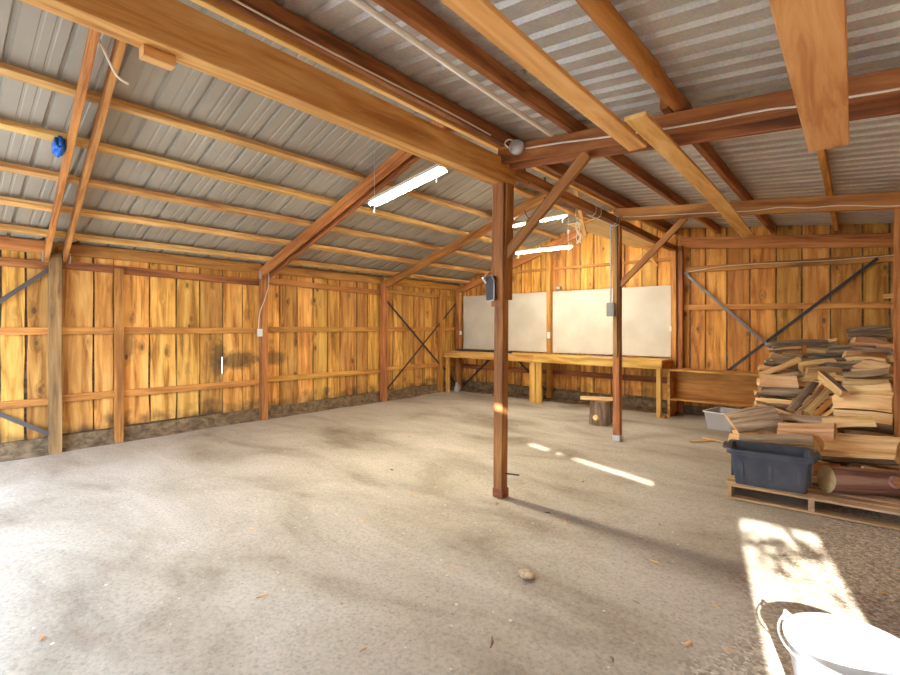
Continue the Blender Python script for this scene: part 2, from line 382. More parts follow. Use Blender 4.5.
srt = [-1.1 + .332 * i for i in range(31)]
plank_wall('wall_right', srt, lambda u: zr(XR) + .03, .05, lambda u, z, d: (XR + d, u, z), W['wallback'], seed=9)
# closing boards over the ledger, between the two roofs
bm = bmesh.new(); box(bm, -2.412, -2.364, YF, YB, 3.13, zl(-2.412)); tag(obj('wall_ridge', bm, W['girt']), kind='structure')
# the front: a wide open bay, and an unseen plank front on the other side, its narrow doorway shaped to cast the sun patch
bm = bmesh.new()
def fr(x0, x1, a0, a1, b0, b1):
    v = [bm.verts.new(p) for p in ((x0, YF, a0), (x1, YF, a1), (x1, YF, b1), (x0, YF, b0), (x0, YF-.05, a0), (x1, YF-.05, a1), (x1, YF-.05, b1), (x0, YF-.05, b0))]
    for f in ((0, 1, 2, 3), (7, 6, 5, 4), (0, 4, 5, 1), (1, 5, 6, 2), (2, 6, 7, 3), (3, 7, 4, 0)): bm.faces.new([v[i] for i in f])
def slot(x): return 2.685 - .168 * x          # centre line of the gap under the eave, cut to throw the sun strip on the floor
fr(-7.4, -2.36, 2.40, 2.40, zl(-7.4), zl(-2.36))
fr(-2.45, -1.73, 0, 0, zr(-2.45), zr(-1.73))
fr(-1.73, .0, 0, 0, slot(-1.73) - .035, slot(0) - .035)
fr(-1.73, .0, slot(-1.73) + .03, slot(0) + .03, zr(-1.73)+.01, zr(0)+.01)
for q in (-1.40, -1.21): fr(q - .012, q + .012, slot(q) - .05, slot(q) - .05, slot(q) + .05, slot(q) + .05)
fr(.0, .53, 0, 0, zr(0), zr(.53)); fr(.53, 1.03, 2.54, 2.54, zr(.53), zr(1.03)); fr(1.03, 1.32, 0, 0, zr(1.03), zr(1.32))
tag(obj('wall_front', bm, W['girt']), kind='structure')

# ceiling: ribbed sheets
def ribbed(name, x0, x1, zf, prof, mat, off=0):
    """ribs run up the slope (along X); prof = list of (y, dz) per period, ribs stand up on the outside"""
    bm = bmesh.new(); ys = []
    per = prof[-1][0]; y = off or YF - .25
    while y < YB + .25:
        for (a, dz) in prof[:-1]: ys.append((y + a, dz))
        y += per
    nxs = 6; rows = []
    for (yy, dz) in ys: rows.append([bm.verts.new((x0 + (x1-x0)*k/nxs, yy, zf(x0 + (x1-x0)*k/nxs) + dz)) for k in range(nxs+1)])
    for i in range(len(rows) - 1):
        for k in range(nxs): bm.faces.new((rows[i][k], rows[i+1][k], rows[i+1][k+1], rows[i][k+1]))
    return tag(obj(name, bm, mat), kind='structure')
pl = [(0, 0), (.095, 0), (.102, .006), (.118, .006), (.125, 0), (.175, 0), (.182, .006), (.198, .006), (.205, 0), (.262, 0), (.274, .028), (.296, .028), (.308, 0)]
ribbed('ceiling', -7.55, -2.33, zl, pl, M['roof_left'])
pr = [(0, 0), (.062, 0), (.082, .022), (.112, .022), (.132, 0), (.165, 0)]
ribbed('ceiling', -2.364, 1.45, zr, pr, M['roof_right'], YF - .02)

# wall framing that belongs to the left wall
def child(name, p0, p1, w, h, mat, par, **k): return timber(name, p0, p1, w, h, mat, par, **k)
GX = XL + .022
bays = [(-1.1, 1.14), (1.22, 3.77), (3.86, 6.32), (6.42, 8.80)]
for i, (a, b_) in enumerate(bays):
    child('girt', (GX, a, 1.455), (GX, b_, 1.455 + random.uniform(-.01, .01)), .042, .088, W['girt'], wl)
    child('girt', (GX, a, .62 + .01*i), (GX, b_, .605), .042, .088, W['girt'], wl)
    child('girt', (GX, a, 2.26), (GX, b_, 2.24 - .02*i), .042, .10, W['dark'] if i < 2 else W['girt'], wl)
    child('eave_board', (GX+.01, a, 2.455), (GX+.01, b_, 2.45), .05, .15, W['rafter'] if i < 2 else W['girt'], wl)
child('sill', (XL - .01, -1.1, .085), (XL - .01, 8.85, .075), .06, .19, W['sill'], wl, warp=.02)
# framing of the back wall
GY = YB - .022
for (a, b_) in ((-7.25, -4.87), (-4.77, -2.45)):
    child('girt', (a, GY, .56), (b_, GY, .55), .042, .10, W['dark'], wb)
child('girt', (-7.2, GY, 2.72), (-2.45, GY, 2.70), .042, .05, W['girt'], wb)
child('sill', (-7.3, YB - .01, .09), (-2.4, YB - .01, .09), .06, .2, W['sill'], wb, warp=.02)
child('girt', (-2.27, GY, 1.84), (XR, GY, 1.79), .042, .09, W['girt'], wr)
child('girt', (-2.27, GY, 2.49), (XR, GY, 2.43), .042, .10, W['rafter'], wr)
child('top_plate', (-2.3, YB - .05, 2.955), (XR, YB - .05, 2.60), .06, .19, W['rafter'], wr)
child('sill', (-2.3, YB, .07), (XR, YB, .07), .05, .14, W['sill'], wr)

# dirt banked up along the walls
def berm(name, pts, w, h, seed):
    bm = bmesh.new(); n = 60; rows = []
    a, b_ = Vector(pts[0]), Vector(pts[1]); inn = Vector(pts[2])
    for i in range(n + 1):
        p = a.lerp(b_, i / n); ww = w * (1 + .7 * mnoise.noise((i*.35, seed, 0))); hh = h * (1 + .9 * mnoise.noise((i*.5, seed, 4)))
        rows.append([bm.verts.new(p + inn * (ww * t) + Vector((0, 0, hh * (1-t)**1.6 - .012*t - .004))) for t in (0, .25, .5, .75, 1)])
    for i in range(n):
        for k in range(4): bm.faces.new((rows[i][k], rows[i][k+1], rows[i+1][k+1], rows[i+1][k]))
    bmesh.ops.recalc_face_normals(bm, faces=bm.faces)
    return tag(obj(name, bm, M['soil'], smooth=True), kind='stuff', label='dark earth banked up along the foot of the plank wall', cat='earth')
o = berm('banked_earth', ((XL + .025, -1.1, 0), (XL + .025, 8.8, 0), (1, 0, 0)), .12, .035, 2); o['label'] = 'dark earth banked along the foot of the long plank wall with bare studs'
o = berm('banked_earth', ((-7.3, YB - .03, 0), (-2.2, YB - .03, 0), (0, -1, 0)), .34, .06, 6); o['label'] = 'dark earth on the floor behind the workbench legs'

# yard outside the open bay
bm = bmesh.new(); box(bm, -40, 40, -40, 40, -.4, -.06); tag(obj('ground', bm, M['ground']), kind='structure')
bm = bmesh.new(); box(bm, -10, -.25, -14, -9, -.06, 5.9)  # added building, out of view, keeps direct sun off the open bay
v = [bm.verts.new(p) for p in ((-10.3, -14.2, 5.9), (-.2, -14.2, 5.9), (-.2, -8.9, 5.9), (-10.3, -8.9, 5.9), (-10.3, -9.3, 6.6), (-.2, -9.3, 6.6))]
for f in ((0, 3, 4), (1, 5, 2), (3, 2, 5, 4), (0, 4, 5, 1), (0, 1, 2, 3)): bm.faces.new([v[i] for i in f])
tag(obj('exterior_sun_blocker', bm, M['blocker']), kind='structure')

bm = bmesh.new(); q = random.Random(5)  # leaves and stems added out of view to break up the sun patch
for k in range(150):
    c = Vector((q.uniform(.2, 1.25), YF - .35 + q.uniform(-.25, .2), 2.62 - abs(q.gauss(0, .17)))); a = Vector((q.uniform(-1, 1), q.uniform(-1, 1), q.uniform(-1, 1))).normalized(); b_ = a.orthogonal().normalized(); w_ = q.uniform(.03, .055)
    bm.faces.new([bm.verts.new(c + p) for p in (a*w_*1.5, b_*w_*.6, -a*w_*1.5, -b_*w_*.6)])
for k in range(7): tube(bm, [(.2 + .16*k, YF - .35, 2.75), (.25 + .16*k, YF - .4, 2.5), (.22 + .16*k, YF - .33, 2.3)], .006, 5)
tag(obj('dapple_foliage', bm, plain('dapple_leaf_green', (.10, .20, .04), .6)), 'added creeper leaves outside over the narrow doorway that dapple the sun patch', 'dapple_foliage', kind='stuff')
# ------------------------------------------------------------------ posts along the left wall
def wall_post(label, y, top, w, mat, x=-7.26, cat='post', name='wall_post', grp='upright timbers along the long plank wall', d=None):
    o = timber(name, (x, y, -.01), (x, y, top), d or w, w, mat); return tag(o, label, cat, grp)
wall_post('grey weathered post under the paired rafters by the blue box', 1.18, 2.38, .115, W['oldpost'])
wall_post('slim stud between the weathered post and the post with the outlet', 1.83, 2.26, .09, W['girt'], x=-7.29, name='wall_stud', cat='stud')
p3 = wall_post('brown post with a white outlet and a dangling cable', 3.80, 2.36, .10, W['post'])
wall_post('brown post at the near side of the iron cross brace', 6.36, 2.36, .11, W['post'])
wall_post('slim pale stud at the end of the workbench, crossed by iron braces', 8.13, 2.26, .09, W['girt'], x=-7.29, name='wall_stud', cat='stud')
wall_post('dark post in the corner where the long wall meets the bench wall', 8.70, 2.32, .12, W['post'], x=-7.22)
wall_post('short-bay wall post beside the open front, out past the weathered post', -.95, 2.4, .11, W['post'])
# posts on the back wall
tag(timber('wall_post', (-4.82, 8.78, -.01), (-4.82, 8.78, zl(-4.82) - .2), .09, .12, W['girt']), 'post between the two white panels behind the bench', 'post')
bp = empty('wall_post', (-2.34, 8.76, 0)); tag(bp, 'doubled post at the end of the bench wall, beside the white panel', 'post')
timber('timber_face', (-2.385, 8.74, -.01), (-2.385, 8.74, 2.86), .09, .075, W['girt'], bp)
timber('timber_face', (-2.285, 8.77, -.01), (-2.285, 8.77, 2.90), .08, .08, W['dark'], bp)

# ------------------------------------------------------------------ the two free posts
P1 = empty('centre_post', (XM, 3.46, 0)); tag(P1, 'free-standing post in the middle of the floor carrying the big beam', 'post')
timber('post_shaft', (XM, 3.46, 0), (XM + .02, 3.46, 2.75), .092, .092, W['post'], P1)
timber('splice_board', (XM + .018, 3.40, 1.68), (XM + .034, 3.40, 2.75), .12, .042, W['post'], P1, up=(0, 1, 0))
timber('splice_board', (XM + .072, 3.46, 1.74), (XM + .09, 3.46, 2.75), .11, .04, W['post'], P1, up=(1, 0, 0))
bm = boxbm(XM - .05, XM + .056, 3.408, 3.512, -.005, .075, bev=.004)
o = obj('post_foot', bm, W['dark']); o.parent = P1; o.matrix_local = parent_inv(P1)
bm = bmesh.new(); tube(bm, [(XM + .04, 3.47, .205), (XM + .16, 3.52, .200)], .007); o = obj('spike', bm, M['black_iron'], P1); o.matrix_local = parent_inv(P1)
# holster on the post
bm = bmesh.new(); box(bm, -.045, .045, -.018, .018, 0, .21); bmesh.ops.bevel(bm, geom=bm.edges[:], offset=.006, segments=2, affect='EDGES')
hol = obj('wall_holder', bm, M['black_iron'], loc=(XM - .03, 3.36, 1.735)); tag(hol, 'dark narrow holder fixed high on the free-standing centre post', 'holder')
bm = bmesh.new(); tube(bm, [(.05, -.022, .0), (.05, -.022, .17), (.02, -.022, .22)], .007); tube(bm, [(-.03, -.03, .15), (-.055, -.045, .19), (-.02, -.03, .235)], .009)
tube(bm, [(.05, -.022, 0), (-.03, -.022, -.01)], .007); obj('bracket', bm, M['zinc'], hol)

P2 = empty('centre_post', (XM, 6.18, 0)); tag(P2, 'slimmer free-standing post in front of the bench, beside the stump', 'post')
timber('post_shaft', (XM, 6.18, 0), (XM, 6.18, 2.88), .09, .09, W['post'], P2)
timber('side_board', (XM - .0, 6.12, 1.1), (XM - .0, 6.12, 2.86), .045, .03, W['oldpost'], P2, up=(0, 1, 0))
o = obj('post_foot', boxbm(-.05, .05, -.05, .05, -.005, .07, bev=.004), M['zinc'], P2)
bm = boxbm(-.05, .05, -.025, .025, -.09, .09, bev=.006)
ob = obj('electrical_box', bm, M['grey_box'], loc=(XM - .05, 6.08, 1.73)); tag(ob, 'grey electrical box on the slim free-standing post', 'electrical box')
bm = boxbm(-.03, .03, -.032, -.024, -.06, .06, bev=.002); obj('cover', bm, M['grey_box'], ob)
bm = bmesh.new(); tube(bm, [(0, 0, .09), (0, 0, 1.12)], .011); obj('conduit', bm, M['zinc'], ob)
# right hand post
tag(timber('support_post', (.335, 6.235, -.01), (.335, 6.235, 2.78), .10, .10, W['rafter']), 'brown post beside the firewood at the end of the cross beam', 'post')

# ------------------------------------------------------------------ beams and braces
BB = timber('main_beam', (XM, YF + .01, 2.870), (XM + .012, 3.60, 2.866), .115, .225, W['beam'], warp=.003); tag(BB, 'huge pale beam from overhead to the top of the centre post', 'beam')
tag(timber('tie_beam', (XM + .02, 3.615, 2.915), (XM, 8.78, 2.86), .085, .09, W['dark']), 'thin dark beam running back from the centre post to the bench wall', 'beam')
LG = empty('ridge_ledger', (-2.4, YF, 3.1)); tag(LG, 'long doubled ledger board where the two metal roofs meet', 'beam')
timber('ledger_board', (-2.338, YF + .02, 3.153), (-2.338, 8.72, 3.153), .045, .122, W['dark'], LG)
timber('back_board', (-2.44, YF + .02, 3.13), (-2.44, 8.72, 3.13), .045, .07, W['new'], LG)
o = wire('ledger_cable', [(-2.308, y, 3.105 + .006*math.sin(y*3)) for y in [YF + .1 + .35*i for i in range(13)]], .006, M['white_cable']); tag(o, 'pale cable running along the ledger board', 'cable')

def zrb(x): return zr(x) - .035
R1 = empty('cross_beam', (-2.3, 3.42, 2.9)); tag(R1, 'doubled cross beam running right from the centre post with a white cable', 'beam')
timber('plank', (-2.36, 3.40, 2.995), (XR, 3.40, 2.685), .045, .145, W['dark'], R1)
timber('plank', (-2.32, 3.53, 2.975), (XR, 3.53, 2.640), .045, .15, W['dark'], R1)
R2 = timber('cross_beam', (-2.40, 6.15, 2.985), (XR, 6.15, 2.60), .06, .155, W['rafter']); tag(R2, 'cross beam over the firewood, resting on the slim post', 'beam')
timber_b = timber('knee_brace', (XM + .05, 3.44, 2.10), (-1.57, 3.455, 2.84), .045, .085, W['post']); tag(timber_b, 'slanting brace from the centre post up to the doubled cross beam', 'brace')
timber_b = timber('knee_brace', (XM + .03, 6.18, 2.05), (-1.56, 6.20, 2.83), .04, .075, W['post']); tag(timber_b, 'slanting brace from the slim post up to the cross beam', 'brace')

# rafters under the left roof
def raf(x, off): return zl(x) - off
tag(timber('roof_rafter', (-7.34, 1.11, raf(-7.34, .20)), (-2.5, .72, raf(-2.5, .20)), .04, .14, W['rafter']), 'rafter carrying the blue box, one of the close pair over the weathered post', 'rafter')
tag(timber('roof_rafter', (-7.28, 1.27, raf(-7.28, .20)), (-2.5, .86, raf(-2.5, .20)), .04, .14, W['rafter']), 'plain rafter of the close pair over the weathered post', 'rafter')
r3 = empty('roof_rafter', (-7.3, 3.78, 2.3)); tag(r3, 'doubled rafter rising from the post with the white outlet', 'rafter')
timber('plank', (-7.36, 3.755, raf(-7.36, .20)), (-2.5, 3.66, raf(-2.5, .20)), .04, .15, W['rafter'], r3)
timber('plank', (-7.30, 3.87, raf(-7.30, .22)), (-2.5, 3.79, raf(-2.5, .22)), .04, .13, W['dark'], r3)
r4 = timber('roof_rafter', (-7.36, 6.40, raf(-7.36, .20)), (-2.5, 6.55, raf(-2.5, .20)), .06, .15, W['rafter']); tag(r4, 'rafter rising from the post near the iron cross brace', 'rafter')
tag(timber('roof_rafter', (-7.36, 8.74, raf(-7.36, .20)), (-2.5, 8.74, raf(-2.5, .20)), .05, .15, W['rafter']), 'end rafter lying against the gable planks', 'rafter')
px_ = [-7.0, -6.43, -5.84, -5.24, -4.63, -3.90, -3.30, -2.8]
words_ = ['lowest roof purlin, just above the eave board', 'second roof purlin up from the eave', 'third roof purlin up from the eave', 'fourth roof purlin up from the eave',
          'fifth roof purlin up from the eave', 'sixth roof purlin up from the eave', 'seventh roof purlin, seen in the slit above the big beam', 'topmost roof purlin beside the ledger board']
for x, w_ in zip(px_, words_):
    s = .31
    tag(timber('roof_purlin', (x, YF, zl(x) - .065), (x, YB - .01, zl(x) - .065 - .01), .088, .05, W['purlin'], up=(-s, 0, 1), warp=.012), w_, 'purlin', 'purlins under the ribbed roof sheets')

# purlins and boards under the right roof
def rp(name, x, y0, y1, w, h, mat, label, dz=0.0, cat='purlin', **k):
    z = zr(x) - h / 2 - .004 + dz
    return tag(timber(name, (x, y0, z), (x, y1, z), w, h, mat, **k), label, cat)
rp('roof_purlin', -1.70, YF + .02, 8.78, .05, .115, W['dark'], 'dark purlin beside the white conduit, running over both cross beams')
rp('roof_purlin', -.965, 3.30, 8.78, .05, .115, W['dark'], 'dark purlin starting at the doubled cross beam, behind the long twisted board')
bmr = bmesh.new(); L_ = 3.5 - YF; n_ = 26
tube(bmr, [(i*L_/n_, .008*mnoise.noise((i*.9, 0, 0)), .008*mnoise.noise((i*.9, 5, 0))) for i in range(n_+1)], [.052 + .007*mnoise.noise((i*.8, 2, 2)) for i in range(n_+1)], 10)
o = obj('pole_purlin', bmr, W['rafter'], smooth=True); o.matrix_world = frame((-.945, YF + .03, zr(-.945) - .065), (-.90, 3.5, zr(-.90) - .065))[0]
tag(o, 'rough round pole under the galvanised sheets, ending on the cross beam', 'pole')
rp('roof_purlin', -.205, YF + .02, 8.78, .05, .10, W['girt'], 'light purlin behind the wide hanging plank')
rp('roof_purlin', .62, YF + .02, 8.78, .05, .10, W['girt'], 'light purlin beyond the support post')
# loose lying boards
tag(timber('loose_board', (-1.155, YF + .05, 2.795), (-1.15, 3.34, 2.755), .125, .03, W['new']), 'straight yellow board lying under the roof, left of the round pole', 'board')
m_, L_ = frame((-.965, 2.76, 2.72), (-.955, 6.72, 2.625))
bm = timber_bm(L_, .125, .024, .002, 77, .003, 24)
for v in bm.verts:
    t = v.co.x / L_; v.co.z += .03 * math.sin(t * 3.0) - .02 * t; a = -.25 * t; y, z = v.co.y, v.co.z; v.co.y = y*math.cos(a) - z*math.sin(a); v.co.z = y*math.sin(a) + z*math.cos(a); v.co.y += .04 * t * t
o = obj('loose_board', bm, W['new']); o.matrix_world = m_; tag(o, 'long twisted yellow board hung beneath the two cross beams', 'board')
tag(timber('wide_plank', (-.115, YF + .05, 2.56), (-.115, 3.47, 2.55), .185, .045, W['plank']), 'wide rough plank hanging overhead in front of the cross beam', 'plank')
bm = bmesh.new(); tube(bm, smooth_path([(-1.70, .5, 2.99), (-1.725, 1.37, 2.99), (-1.765, 2.4, 2.99), (-1.795, 3.30, 3.0)], 5), .017, 10)
tag(obj('conduit_pipe', bm, M['white_plastic'], smooth=True), 'white plastic pipe slung beneath the galvanised roof', 'pipe')

# plywood platform over the bench end
m_, L_ = frame((-2.86, 6.18, 2.965), (-2.80, 8.78, 2.955))
bm = timber_bm(L_, .62, .018, .004, 4, .002, 8); o = obj('plywood_sheet', bm, W['ply']); o.matrix_world = m_ @ Matrix.Translation((0, -.06, .0)); tag(o, 'pale plywood sheet laid overhead beside the slim post', 'plywood sheet')
tag(timber('plywood_bracket', (-2.86, 8.66, 2.90), (-2.68, 8.80, 2.60), .05, .03, W['new']), 'short slanting prop under the plywood sheet at the gable', 'bracket')
tag(timber('loose_stick', (-2.85, 6.18, 2.95), (-2.40, 6.10, 3.02), .05, .022, W['new']), 'yellow stick lying on the near edge of the plywood sheet', 'stick')
tag(timber('hanging_stick', (-2.96, 6.08, 3.50), (-2.79, 6.06, 2.74), .05, .022, W['new'], up=(0, 1, 0)), 'yellow stick dangling beside the fluorescent lamps', 'stick')
hw = empty('cord_bundle', (-2.86, 6.02, 2.9)); tag(hw, 'tangle of grey cords hanging under the ridge near the slim post', 'cord')
for k in range(5):
    q = random.Random(k); pts = [(-2.92 + .02*k, 6.04, 3.02 - .03*k)]
    for j in range(4): pts.append((-2.92 + .10*q.random(), 6.02 + .05*q.random(), 2.95 - .095*j - .03*q.random()))
    wire('cord', pts, .006, M['white_cable'], hw)
wire('cord', [(-2.92, 6.04, 3.03), (-2.93, 6.1, 3.25), (-2.92, 6.12, zl(-2.92) - .1)], .006, M['white_cable'], hw)
# wire wound round the tie beam by the slim post
for k, yy in enumerate((5.35, 5.5, 6.0, 6.08)):
    bm = bmesh.new(); cx_, cz_ = XM, 2.895
    tube(bm, [(cx_ + .068*math.cos(a), yy + .03*math.sin(a*.5), cz_ + .068*math.sin(a)) for a in [i*math.pi/7 for i in range(15)]], .005, 6)
    tag(obj('wire_loop', bm, M['zinc'], smooth=True), ['bright wire loop round the tie beam, the first toward the centre post', 'bright wire loop round the tie beam, second from the centre post', 'bright wire loop round the tie beam close to the slim post', 'bright wire loop round the tie beam right over the slim post'][k], 'wire')
for k, yy in enumerate((3.86, 4.25)):
    o = wire('hook', [(XM + .0, yy, 3.02), (XM + .015, yy, 2.94), (XM + .05, yy + .01, 2.86)], .009, M['black_iron']); tag(o, ['black hanging hook on the tie beam right behind the centre post', 'black hanging hook on the tie beam just past the first hook'][k], 'hook')
o = wire('cord_coil', [(-4.0, 6.47, 3.36), (-3.9, 6.44, 3.22), (-3.72, 6.42, 3.30), (-3.62, 6.45, 3.5)], .008, M['black']); tag(o, 'dark cord looped over the rafter beside the centre post', 'cord')

# ------------------------------------------------------------------ lights
def shop_light(p0, p1, label, sc=1.0):
    p0, p1 = Vector(p0), Vector(p1); root = empty('fluorescent_lamp', (p0 + p1) / 2); tag(root, label, 'lamp', 'hanging fluorescent lamps')
    m_, L_ = frame(p0, p1)
    def put(name, bm, mat, sm=False):
        o = obj(name, bm, mat, root, smooth=sm); o.matrix_local = parent_inv(root) @ m_; return o
    bm = bmesh.new(); prof = [(a * sc, b * sc) for a, b in ((-.085, -.012), (-.045, .02), (-.035, .05), (.035, .05), (.045, .02), (.085, -.012), (.080, -.014), (.04, .014), (-.04, .014), (-.080, -.014))]
    a = [bm.verts.new((0, y, z)) for y, z in prof]; b_ = [bm.verts.new((L_, y, z)) for y, z in prof]
    for k in range(10): bm.faces.new((a[k], a[(k+1) % 10], b_[(k+1) % 10], b_[k]))
    bm.faces.new(a[::-1]); bm.faces.new(b_); put('housing', bm, M['lamp_housing'])
    for s in ((-.036, .036) if sc == 1 else (0,)):
        bm = bmesh.new(); tube(bm, [(.03, s, -.012), (L_ - .03, s, -.012)], .018, 10); put('tube', bm, M['tube'] if sc == 1 else M['tube_dim'], True)
    for xx in (.07, L_ - .07):
        w_ = m_ @ Vector((xx, 0, .05)); zt = zl(w_.x) - .004
        bm = bmesh.new(); tube(bm, [w_, (w_.x, w_.y, zt)], .0035, 6); o = obj('chain', bm, M['zinc'], root); o.matrix_local = parent_inv(root)
        w_ = m_ @ Vector((xx, 0, -.0)); bm = bmesh.new(); tube(bm, [w_, w_ + Vector((.0, -.01, -.12))], .0025, 6); o = obj('pull_cord', bm, M['white_plastic'], root); o.matrix_local = parent_inv(root)
shop_light((-4.27, 3.55, 2.93), (-3.12, 3.50, 3.08), 'lit fluorescent lamp nearest the big beam, hung before the doubled rafter')
shop_light((-4.50, 6.7, 3.21), (-3.39, 6.7, 3.235), 'upper lit fluorescent lamp beyond the centre post', .5)
shop_light((-4.78, 7.4, 2.88), (-3.64, 7.4, 2.87), 'lit fluorescent lamp hanging low before the gable planks', .5)

# ------------------------------------------------------------------ electrics and small fixtures
def outlet(label, loc, normal, size=(.05, .09), mat='white_plastic', name='outlet_box'):
    a, b_ = size; bm = boxbm(-a/2, a/2, -.035, 0, -b_/2, b_/2, bev=.004)
    o = obj(name, bm, M[mat], loc=loc); o.rotation_euler = (0, 0, normal); tag(o, label, 'outlet')
    bm = boxbm(-a*.32, a*.32, -.040, -.034, -b_*.38, b_*.38, bev=.002); obj('faceplate', bm, M['zinc'] if mat == 'grey_box' else M['white_plastic'], o); return o
outlet('white outlet on the brown post of the long wall, under a cable', (-7.205, 3.70, 1.41), R(90), (.08, .12))
outlet('pale outlet on the corner post above the bench end', (-7.10, 8.64, 1.36), R(20))
outlet('pale outlet on the post between the white panels', (-4.80, 8.72, 1.33), 0, (.06, .13))
outlet('small grey box just above the white panel, beside the middle post', (-4.62, 8.80, 2.30), 0, (.12, .07), 'grey_box', 'junction_box')
outlet('pale outlet at the end of the larger white panel', (-2.43, 8.74, 1.47), 0, (.05, .10))
o = wire('outlet_cable', [(-7.18, 3.84, 2.40), (-7.17, 3.84, 2.2), (-7.18, 3.78, 1.95), (-7.19, 3.70, 1.72), (-7.19, 3.68, 1.46)], .007, M['white_cable']); tag(o, 'white cable drooping from the rafter to the outlet on the brown post', 'cable')
o = wire('beam_cable', [(-2.08, 3.372, 2.985), (-1.76, 3.37, 2.95), (-1.62, 3.37, 2.93), (-1.41, 3.37, 2.90), (-1.01, 3.37, 2.85), (-.76, 3.37, 2.825), (-.40, 3.37, 2.80), (-.25, 3.37, 2.775), (-.02, 3.37, 2.755), (.18, 3.37, 2.735), (.6, 3.37, 2.70), (1.2, 3.37, 2.66)], .007, M['white_cable']); tag(o, 'white cable stapled along the doubled cross beam', 'cable')
o = wire('beam_cable', [(-2.3, 6.115, 2.935), (-2.08, 6.115, 2.91), (-1.38, 6.115, 2.84), (-.88, 6.115, 2.785), (-.6, 6.115, 2.78), (-.37, 6.115, 2.735), (-.10, 6.115, 2.715), (.25, 6.115, 2.65), (.6, 6.115, 2.62)], .006, M['white_cable']); tag(o, 'white cable along the cross beam above the firewood', 'cable')
o = wire('girt_cable', [(-2.25, 8.80, 2.43), (-1.8, 8.80, 2.49), (-1.26, 8.80, 2.50), (-.75, 8.80, 2.485), (-.3, 8.80, 2.47), (.16, 8.80, 2.475), (.5, 8.80, 2.48)], .006, M['white_cable']); tag(o, 'white cable lying on the upper girt behind the firewood', 'cable')
o = wire('loose_cable', [(-3.9, .82, 3.53), (-3.88, .86, 3.45), (-3.88, .90, 3.36), (-3.90, .97, 3.25), (-3.91, 1.04, 3.225)], .008, M['white_cable']); tag(o, 'loose white cable end dangling beside the paired rafters', 'cable')
bx = obj('junction_box', boxbm(-.075, .075, -.03, .03, -.06, .06, bev=.02), M['blue'], loc=(-5.27, .835, 3.03), smooth=True); bx.location = (-5.215, .872, 3.06); bx.rotation_euler = (0, R(-18), R(0)); bx.scale = (1.2, 1.2, 1.1); tag(bx, 'bright blue plastic box on the rafter', 'electrical box')
bm = bmesh.new(); lathe(bm, [(0, -.034), (.042, -.034), (.046, -.028), (.046, .0)], 16); o = obj('box_collar', bm, M['blue'], bx, loc=(0, -.03, 0)); o.rotation_euler = (R(90), 0, 0)
tag(timber('wood_block', (XM - .02, .69, 2.728), (XM - .02, .82, 2.728), .06, .05, W['new']), 'little wooden block fixed beneath the big beam', 'block')
rl = empty('round_lamp', (-2.14, 3.345, 2.985)); tag(rl, 'round grey lamp at the start of the cross beam above the centre post', 'lamp')
bm = bmesh.new(); lathe(bm, [(0, .0), (.045, .0), (.06, .015), (.066, .03), (.062, .05), (.05, .06), (.0, .064)], 24)
o = obj('lamp_dome', bm, M['zinc'], rl, smooth=True); o.rotation_euler = (R(80), 0, R(25))
wire('lamp_cord', [(-2.22, 3.33, 3.015), (-2.26, 3.34, 3.065), (-2.23, 3.36, 3.095), (-2.16, 3.37, 3.055)], .006, M['white_cable'], rl)
# joist hangers where rafters meet the posts
for k, (y, w_) in enumerate(((1.06, 'rafter with the blue box'), (1.31, 'plain rafter of the pair'), (3.72, 'doubled rafter'))):
    o = obj('joist_hanger', boxbm(-.035, .035, -.004, .004, -.06, .06), M['zinc'], loc=(-7.215, y, 2.33)); tag(o, 'small zinc hanger at the foot of the ' + w_, 'bracket')

def strap(p0, p1, label, mat='black_iron', up=None, w=.035):
    m_, L_ = frame(p0, p1, up); bm = bmesh.new(); box(bm, 0, L_, -.003, .003, -w/2, w/2); box(bm, 0, L_, -.012, -.003, w/2 - .006, w/2)
    o = obj('brace_iron', bm, M[mat]); o.matrix_world = m_; return tag(o, label, 'iron brace')
X_, Y_ = -7.285, 8.79
upx, upy = (.01, 0, 1), (0, -.01, 1)
strap((X_, -.35, .80), (X_, 1.13, 2.19), 'steel strap slanting up to the weathered post', 'steel_strap', upx, .05)
strap((X_, -.05, 1.05), (X_, 1.13, .22), 'steel strap slanting down to the foot of the weathered post', 'steel_strap', upx, .05)
strap((X_ - .006, 6.44, 2.06), (X_ - .006, 8.09, .64), 'iron brace falling toward the bench in the cross on the long wall', up=upx)
strap((X_ + .006, 6.44, .20), (X_ + .006, 8.66, 2.06), 'iron brace rising toward the corner in the cross on the long wall', up=upx)
strap((X_, 8.17, .60), (X_, 8.68, .12), 'short iron brace under the bench on the long wall', up=upx)
strap((-7.13, Y_, .10), (-6.20, Y_, .90), 'iron brace rising from the corner under the bench', up=upy)
strap((-5.80, Y_, .94), (-4.90, Y_, .16), 'iron brace falling to the middle post under the bench', up=upy)
strap((-2.21, Y_ - .006, 2.41), (-.86, Y_ - .006, 1.05), 'bright-topped iron brace falling into the firewood', 'steel_strap', up=upy, w=.04)
strap((-1.60, Y_ + .006, .76), (.24, Y_ + .006, 2.45), 'long iron brace rising across the wall behind the firewood', up=upy, w=.045)

# white panels
for x0, x1, w_ in ((-7.15, -4.90, 'cream-white panel on the wall above the far end of the bench, next to the corner'), (-4.76, -2.43, 'cream-white panel on the wall behind the slim post')):
    bm = boxbm(x0, x1, YB - .062, YB - .047, .97, 2.235, bev=.003); tag(obj('wall_panel', bm, M['panel']), w_, 'panel')

